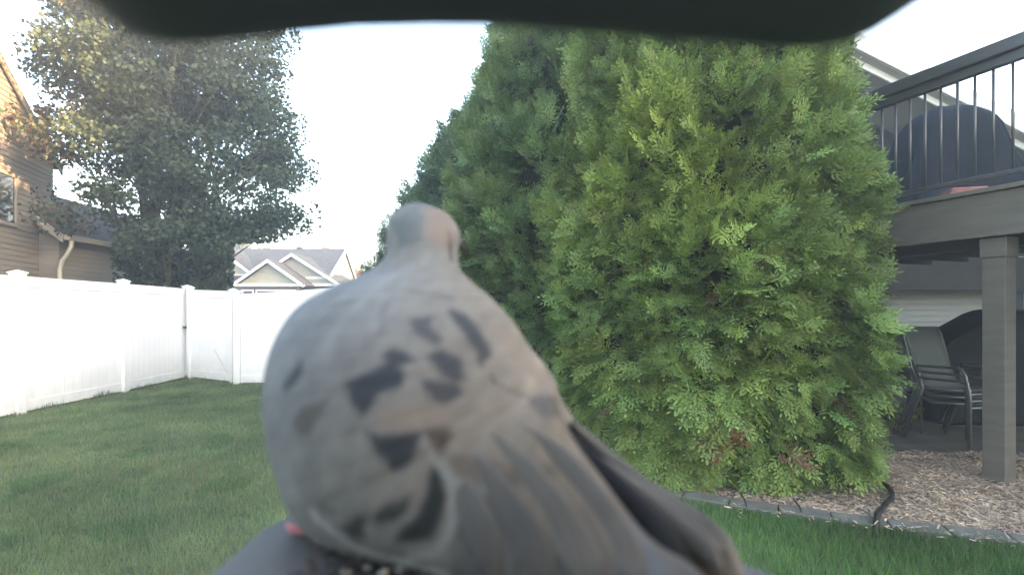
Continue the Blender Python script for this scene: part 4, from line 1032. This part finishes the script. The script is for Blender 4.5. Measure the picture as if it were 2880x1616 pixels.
def bird_body(parent):
    NS, NT = 240, 176; V = np.zeros((NS, NT, 3)); q = (len(RINGS)-1)*(np.arange(NS)/(NS-1))
    SP = np.zeros((NS, NT, 2))
    for i, s in enumerate(q):
        r_ = ring_at(RINGS, min(s, len(RINGS)-1.0001)); n = math.hypot(r_[6], r_[7]); lx, lz = r_[6]/n, r_[7]/n
        ph = 2*np.pi*np.arange(NT)/NT; c_, s_ = np.cos(ph), np.sin(ph); w = np.where(c_ > 0, r_[4], r_[3])*c_
        # overlapping feather rows as fine relief
        u = ph*17; row = s*2.6; ri = np.floor(row); fr = row-ri
        sc = np.abs(np.sin(u/2+ri*1.5708)); rel = (fr-.3*sc)
        amp = .00035*min(1, max(0, (s-3)/5))
        k = 1+0*ph
        V[i, :, 0] = r_[0]-lx*w*k; V[i, :, 1] = r_[1]-np.maximum(r_[5], .001)*s_-amp*rel*np.sign(s_)*np.abs(s_); V[i, :, 2] = r_[2]-lz*w*k
        SP[i, :, 0] = s; SP[i, :, 1] = ph
    V = V.reshape(-1, 3); SP = SP.reshape(-1, 2)
    V[:, 2] = np.maximum(V[:, 2], -.0785+.0008*np.sin(V[:, 0]*400))
    s, ph = SP[:, 0], SP[:, 1]
    base = np.zeros((len(V), 3)); head = np.array([.128, .127, .122]); neck = np.array([.140, .137, .131]); back = np.array([.124, .118, .110]); low = np.array([.112, .103, .093]); rump = np.array([.064, .065, .067])
    keys = [(0, np.array([.080, .088, .090])), (3, head), (5, neck), (7, neck*.95), (9, back), (12, low*1.05), (14, low*.9), (16, rump), (18, rump*.8)]
    ks = np.array([k[0] for k in keys])
    for c in range(3): base[:, c] = np.interp(s, ks, [k[1][c] for k in keys])
    # warm right side, paler left flank
    base *= (1+.10*np.cos(ph)[:, None]*np.array([1.2, .3, -.9])*((s > 6)[:, None]))
    r1 = .5+.5*noise2(V[:, 0]*100, V[:, 2]*100, 1.0, 4); base *= (.85+.3*r1)[:, None]
    r2 = noise2(V[:, 0]*260+s*2, V[:, 2]*200, 1.0, 6); base *= (1+.16*r2)[:, None]
    r3 = noise2(V[:, 0]*700, V[:, 2]*420, 1.0, 16); base *= (1+.10*r3)[:, None]
    row = s*2.6; fr = row-np.floor(row); edge = np.clip((fr-.75)*4, 0, 1)*((s > 7) & (s < 15)); base *= (1+.10*edge)[:, None]
    lat = np.cos(ph)*np.interp(s, np.arange(len(RINGS)), [r_[3] for r_ in RINGS]); rw = s*1.9; ri = np.floor(rw); fv = rw-ri
    cu = lat/.0135+.5*(ri % 2)+.22*np.sin(ri*7.3)+.10*np.sin(lat*300+ri*2); fu_ = np.abs(cu-np.floor(cu)-.5)*2; rim = fv+.95*fu_**2-.25+.08*np.sin(np.floor(cu)*5.1+ri*3.7)
    sel = np.clip((s-6.5)/1.5, 0, 1)*np.clip((14.5-s)/2, 0, 1)*np.clip(np.sin(ph)*2, 0, 1)
    base *= (1+sel*(.09*np.clip((rim-.55)/.5, 0, 1)-.03*np.clip((.5-rim)/.5, 0, 1))*np.clip((1-fv)/.18, 0, 1))[:, None]
    V[:, 1] -= sel*.00025*np.clip(rim, 0, 1.1)*np.clip((1-fv)/.2, 0, 1)
    wob = .0006*np.stack([noise2(V[:, 0]*420, V[:, 2]*420, 1, 11), 0*s, noise2(V[:, 0]*420, V[:, 2]*420, 1, 12)], 1)
    front = np.sin(ph) > -.25
    for m_ in MARKS:
        d = seg_dist(V+wob, m_[0:3], m_[3:6]); a = np.clip((m_[6]*1.45-d)/(m_[6]*.6), 0, 1); a = a*a*(3-2*a)*m_[8]*front
        base = base*(1-a[:, None])+np.array(HUES[m_[7]])*a[:, None]
    Q = V+wob*1.5
    for hue, stg, pg in PATCHES:                       # plumage patches, outlined on the back in the dove's own x/z plane
        pg = np.array(pg); dmin = np.full(len(V), 9.0)
        for i in range(len(pg)):
            A = np.array([pg[i-1][0], 0, pg[i-1][1]]); B = np.array([pg[i][0], 0, pg[i][1]])
            dmin = np.minimum(dmin, seg_dist(Q*np.array([1, 0, 1]), A, B))
        sd = np.where(in_poly(Q[:, [0, 2]], pg), dmin, -dmin); a = np.clip(.75+sd/.0020, 0, 1)*stg*(np.sin(ph) > 0)
        base = base*(1-a[:, None])+np.array(HUES[hue])*a[:, None]
    F = []
    idx = np.arange(NS*NT).reshape(NS, NT); a = idx[:-1, :]; b = np.roll(idx, -1, axis=1)[:-1, :]; c = np.roll(idx, -1, axis=1)[1:, :]; d = idx[1:, :]
    F = np.stack([a, b, c, d], 2).reshape(-1, 4)
    me = mesh_np('body', V, F, base); me.polygons.foreach_set('use_smooth', [True]*len(me.polygons))
    return put('body', me, parent, M['plumage'])

def blade_loft(name, tab, cols, parent, n=60, m=24, mats='plumage', pale_margin=0.0):
    """tab rows: x, y, z, half width, thickness; a flat tapering wing or feather"""
    tab = [tuple(t) for t in tab]; V = []; C = []
    for i in range(n):
        s = (len(tab)-1)*i/(n-1)*.9999; r_ = ring_at(tab, s); r2 = ring_at(tab, min(s+.05, len(tab)-1.0001)); r0 = ring_at(tab, max(s-.05, 0))
        d = Vector((r2[0]-r0[0], 0, r2[2]-r0[2])).normalized(); side = Vector((d.z, 0, -d.x)); col_ = [np.interp(s/(len(tab)-1), [c[0] for c in cols], [c[1][k] for c in cols]) for k in range(3)]
        for k in range(m):
            a = 2*math.pi*k/m; w = math.cos(a)*max(r_[3], .0003); th = math.sin(a)*max(r_[4], .0002)
            V.append((r_[0]+side.x*w, r_[1]-th, r_[2]+side.z*w)); g = (1+.12*math.sin(k*1.3+i*.4)*.5)*(1+pale_margin*max(0, (abs(math.cos(a))-.75)/.25))  # feathers have a paler margin of their own colour
            C.append([c*g for c in col_])
    idx = np.arange(n*m).reshape(n, m); a = idx[:-1]; b = np.roll(idx, -1, 1)[:-1]; c = np.roll(idx, -1, 1)[1:]; d = idx[1:]
    F = np.stack([a, b, c, d], 2).reshape(-1, 4)
    me = mesh_np(name, np.array(V), F, np.array(C)); me.polygons.foreach_set('use_smooth', [True]*len(me.polygons))
    return put(name, me, parent, M[mats])

M['plumage'] = leaf_mat('dove_plumage', 0, .85, 90, .07, spec=.15)
dv = empty('mourning_dove', (0, .19, EYE-.08)); tag(dv, 'taupe mourning dove with dark wing spots seen from behind, standing on the feeder tray', 'bird')
dv.location = (0, 0, EYE)
bird_body(dv)
WING = [(0.00032, 0.204, -0.01235, 0.00127, 0.003), (0.00497, 0.2, -0.02065, 0.00435, 0.007), (0.00974, 0.196, -0.02952, 0.00609, 0.01), (0.01591, 0.188, -0.04072, 0.00642, 0.01), (0.02446, 0.178, -0.05113, 0.00636, 0.008), (0.03385, 0.169, -0.05826, 0.00761, 0.007), (0.04348, 0.16, -0.06348, 0.00894, 0.006), (0.05205, 0.151, -0.06811, 0.00961, 0.004), (0.0582, 0.145, -0.07092, 0.00788, 0.003), (0.06284, 0.142, -0.07309, 0.00265, 0.002)]
wg = blade_loft('wing', WING, [(0, (.115, .108, .100)), (.35, (.125, .108, .092)), (.48, (.100, .090, .080)), (.6, (.070, .065, .060)), (.80, (.066, .063, .059)), (.92, (.13, .118, .108)), (1, (.18, .165, .15))], dv)
for k, tb in enumerate([[(0.00731, 0.181, -0.03134, 0.00112, 0.002), (0.01148, 0.176, -0.03553, 0.00219, 0.004), (0.01867, 0.167, -0.04305, 0.00337, 0.005), (0.02792, 0.155, -0.05066, 0.00433, 0.005), (0.03544, 0.144, -0.05769, 0.00514, 0.004), (0.04055, 0.136, -0.06399, 0.00528, 0.003), (0.04373, 0.131, -0.06845, 0.00366, 0.001), (0.04507, 0.129, -0.07091, 0.0004, 0.001)], [(0.02716, 0.165, -0.04714, 0.00102, 0.002), (0.03755, 0.155, -0.05451, 0.00337, 0.003), (0.04638, 0.145, -0.06113, 0.00405, 0.002), (0.05256, 0.139, -0.06508, 0.00345, 0.0015), (0.05565, 0.136, -0.06789, 0.00063, 0.001)], [(0.02101, 0.178, -0.0387, 0.00111, 0.002), (0.03157, 0.168, -0.048, 0.00261, 0.003), (0.04263, 0.156, -0.05608, 0.00315, 0.003), (0.0518, 0.146, -0.06121, 0.00272, 0.002), (0.05769, 0.141, -0.06546, 0.00066, 0.001)]]):
    blade_loft('primary_feather', tb, [(0, (.03, .033, .036)), (.12, (.008, .009, .010)), (1, (.009, .010, .011))] if k == 0 else [(0, (.105, .095, .084)), (.3, (.075, .070, .064)), (.8, (.070, .067, .062)), (1, (.12, .112, .103))], wg, n=36, m=12)
for k, tb in enumerate(TERTIALS):
    a_, b_ = ((.105, .096, .085), (.086, .079, .072)) if k < 2 else ((.086, .081, .074), (.062, .060, .057))
    blade_loft('tertial_feather', tb, [(0, a_), (.5, b_), (1, tuple(v*.85 for v in b_))], wg, n=40, m=40, pale_margin=.40)
# foot with three front toes and one back toe, and the far foot half under the belly
for (fx, fy) in ((-.0640, .182), (-.030, .176)):
    mb = MB(); z0 = -.0768
    mb.tube([(fx+.014, fy-.002, -.058), (fx+.004, fy, -.070), (fx, fy, z0)], [.0024, .0019, .0021], 10)
    for (dx, dy, l) in ((-.35, .93, .016), (-.99, .10, .017), (-.25, -.95, .010), (.9, -.2, .012)):
        p = [(fx, fy, z0)]
        for j in range(1, 6):
            u = j/5; p.append((fx+dx*l*u, fy+dy*l*u, z0+.0012*math.sin(u*7)-.0006*u))
        mb.tube(p, [.0019, .0017, .0019, .0015, .0016, .0008], 8)
    fo = mb.build('foot', M['pink'], dv, smooth=True)
# eye and beak on the side turned away to the right
bk = MB(); bk.tube([(-.0290, .252, .0345), (-.0270, .259, .0335), (-.0250, .265, .0320), (-.0235, .270, .0300)], [.0030, .0023, .0017, .0006], 10); bk.build('beak', M['beak'], dv, smooth=True)
bpy.ops.mesh.primitive_uv_sphere_add(segments=16, ring_count=10, radius=.0030, location=(-.0288, .2470, .0385)); e = bpy.context.object; e.name = 'eye'; e.data.materials.append(M['eye']); e.parent = dv
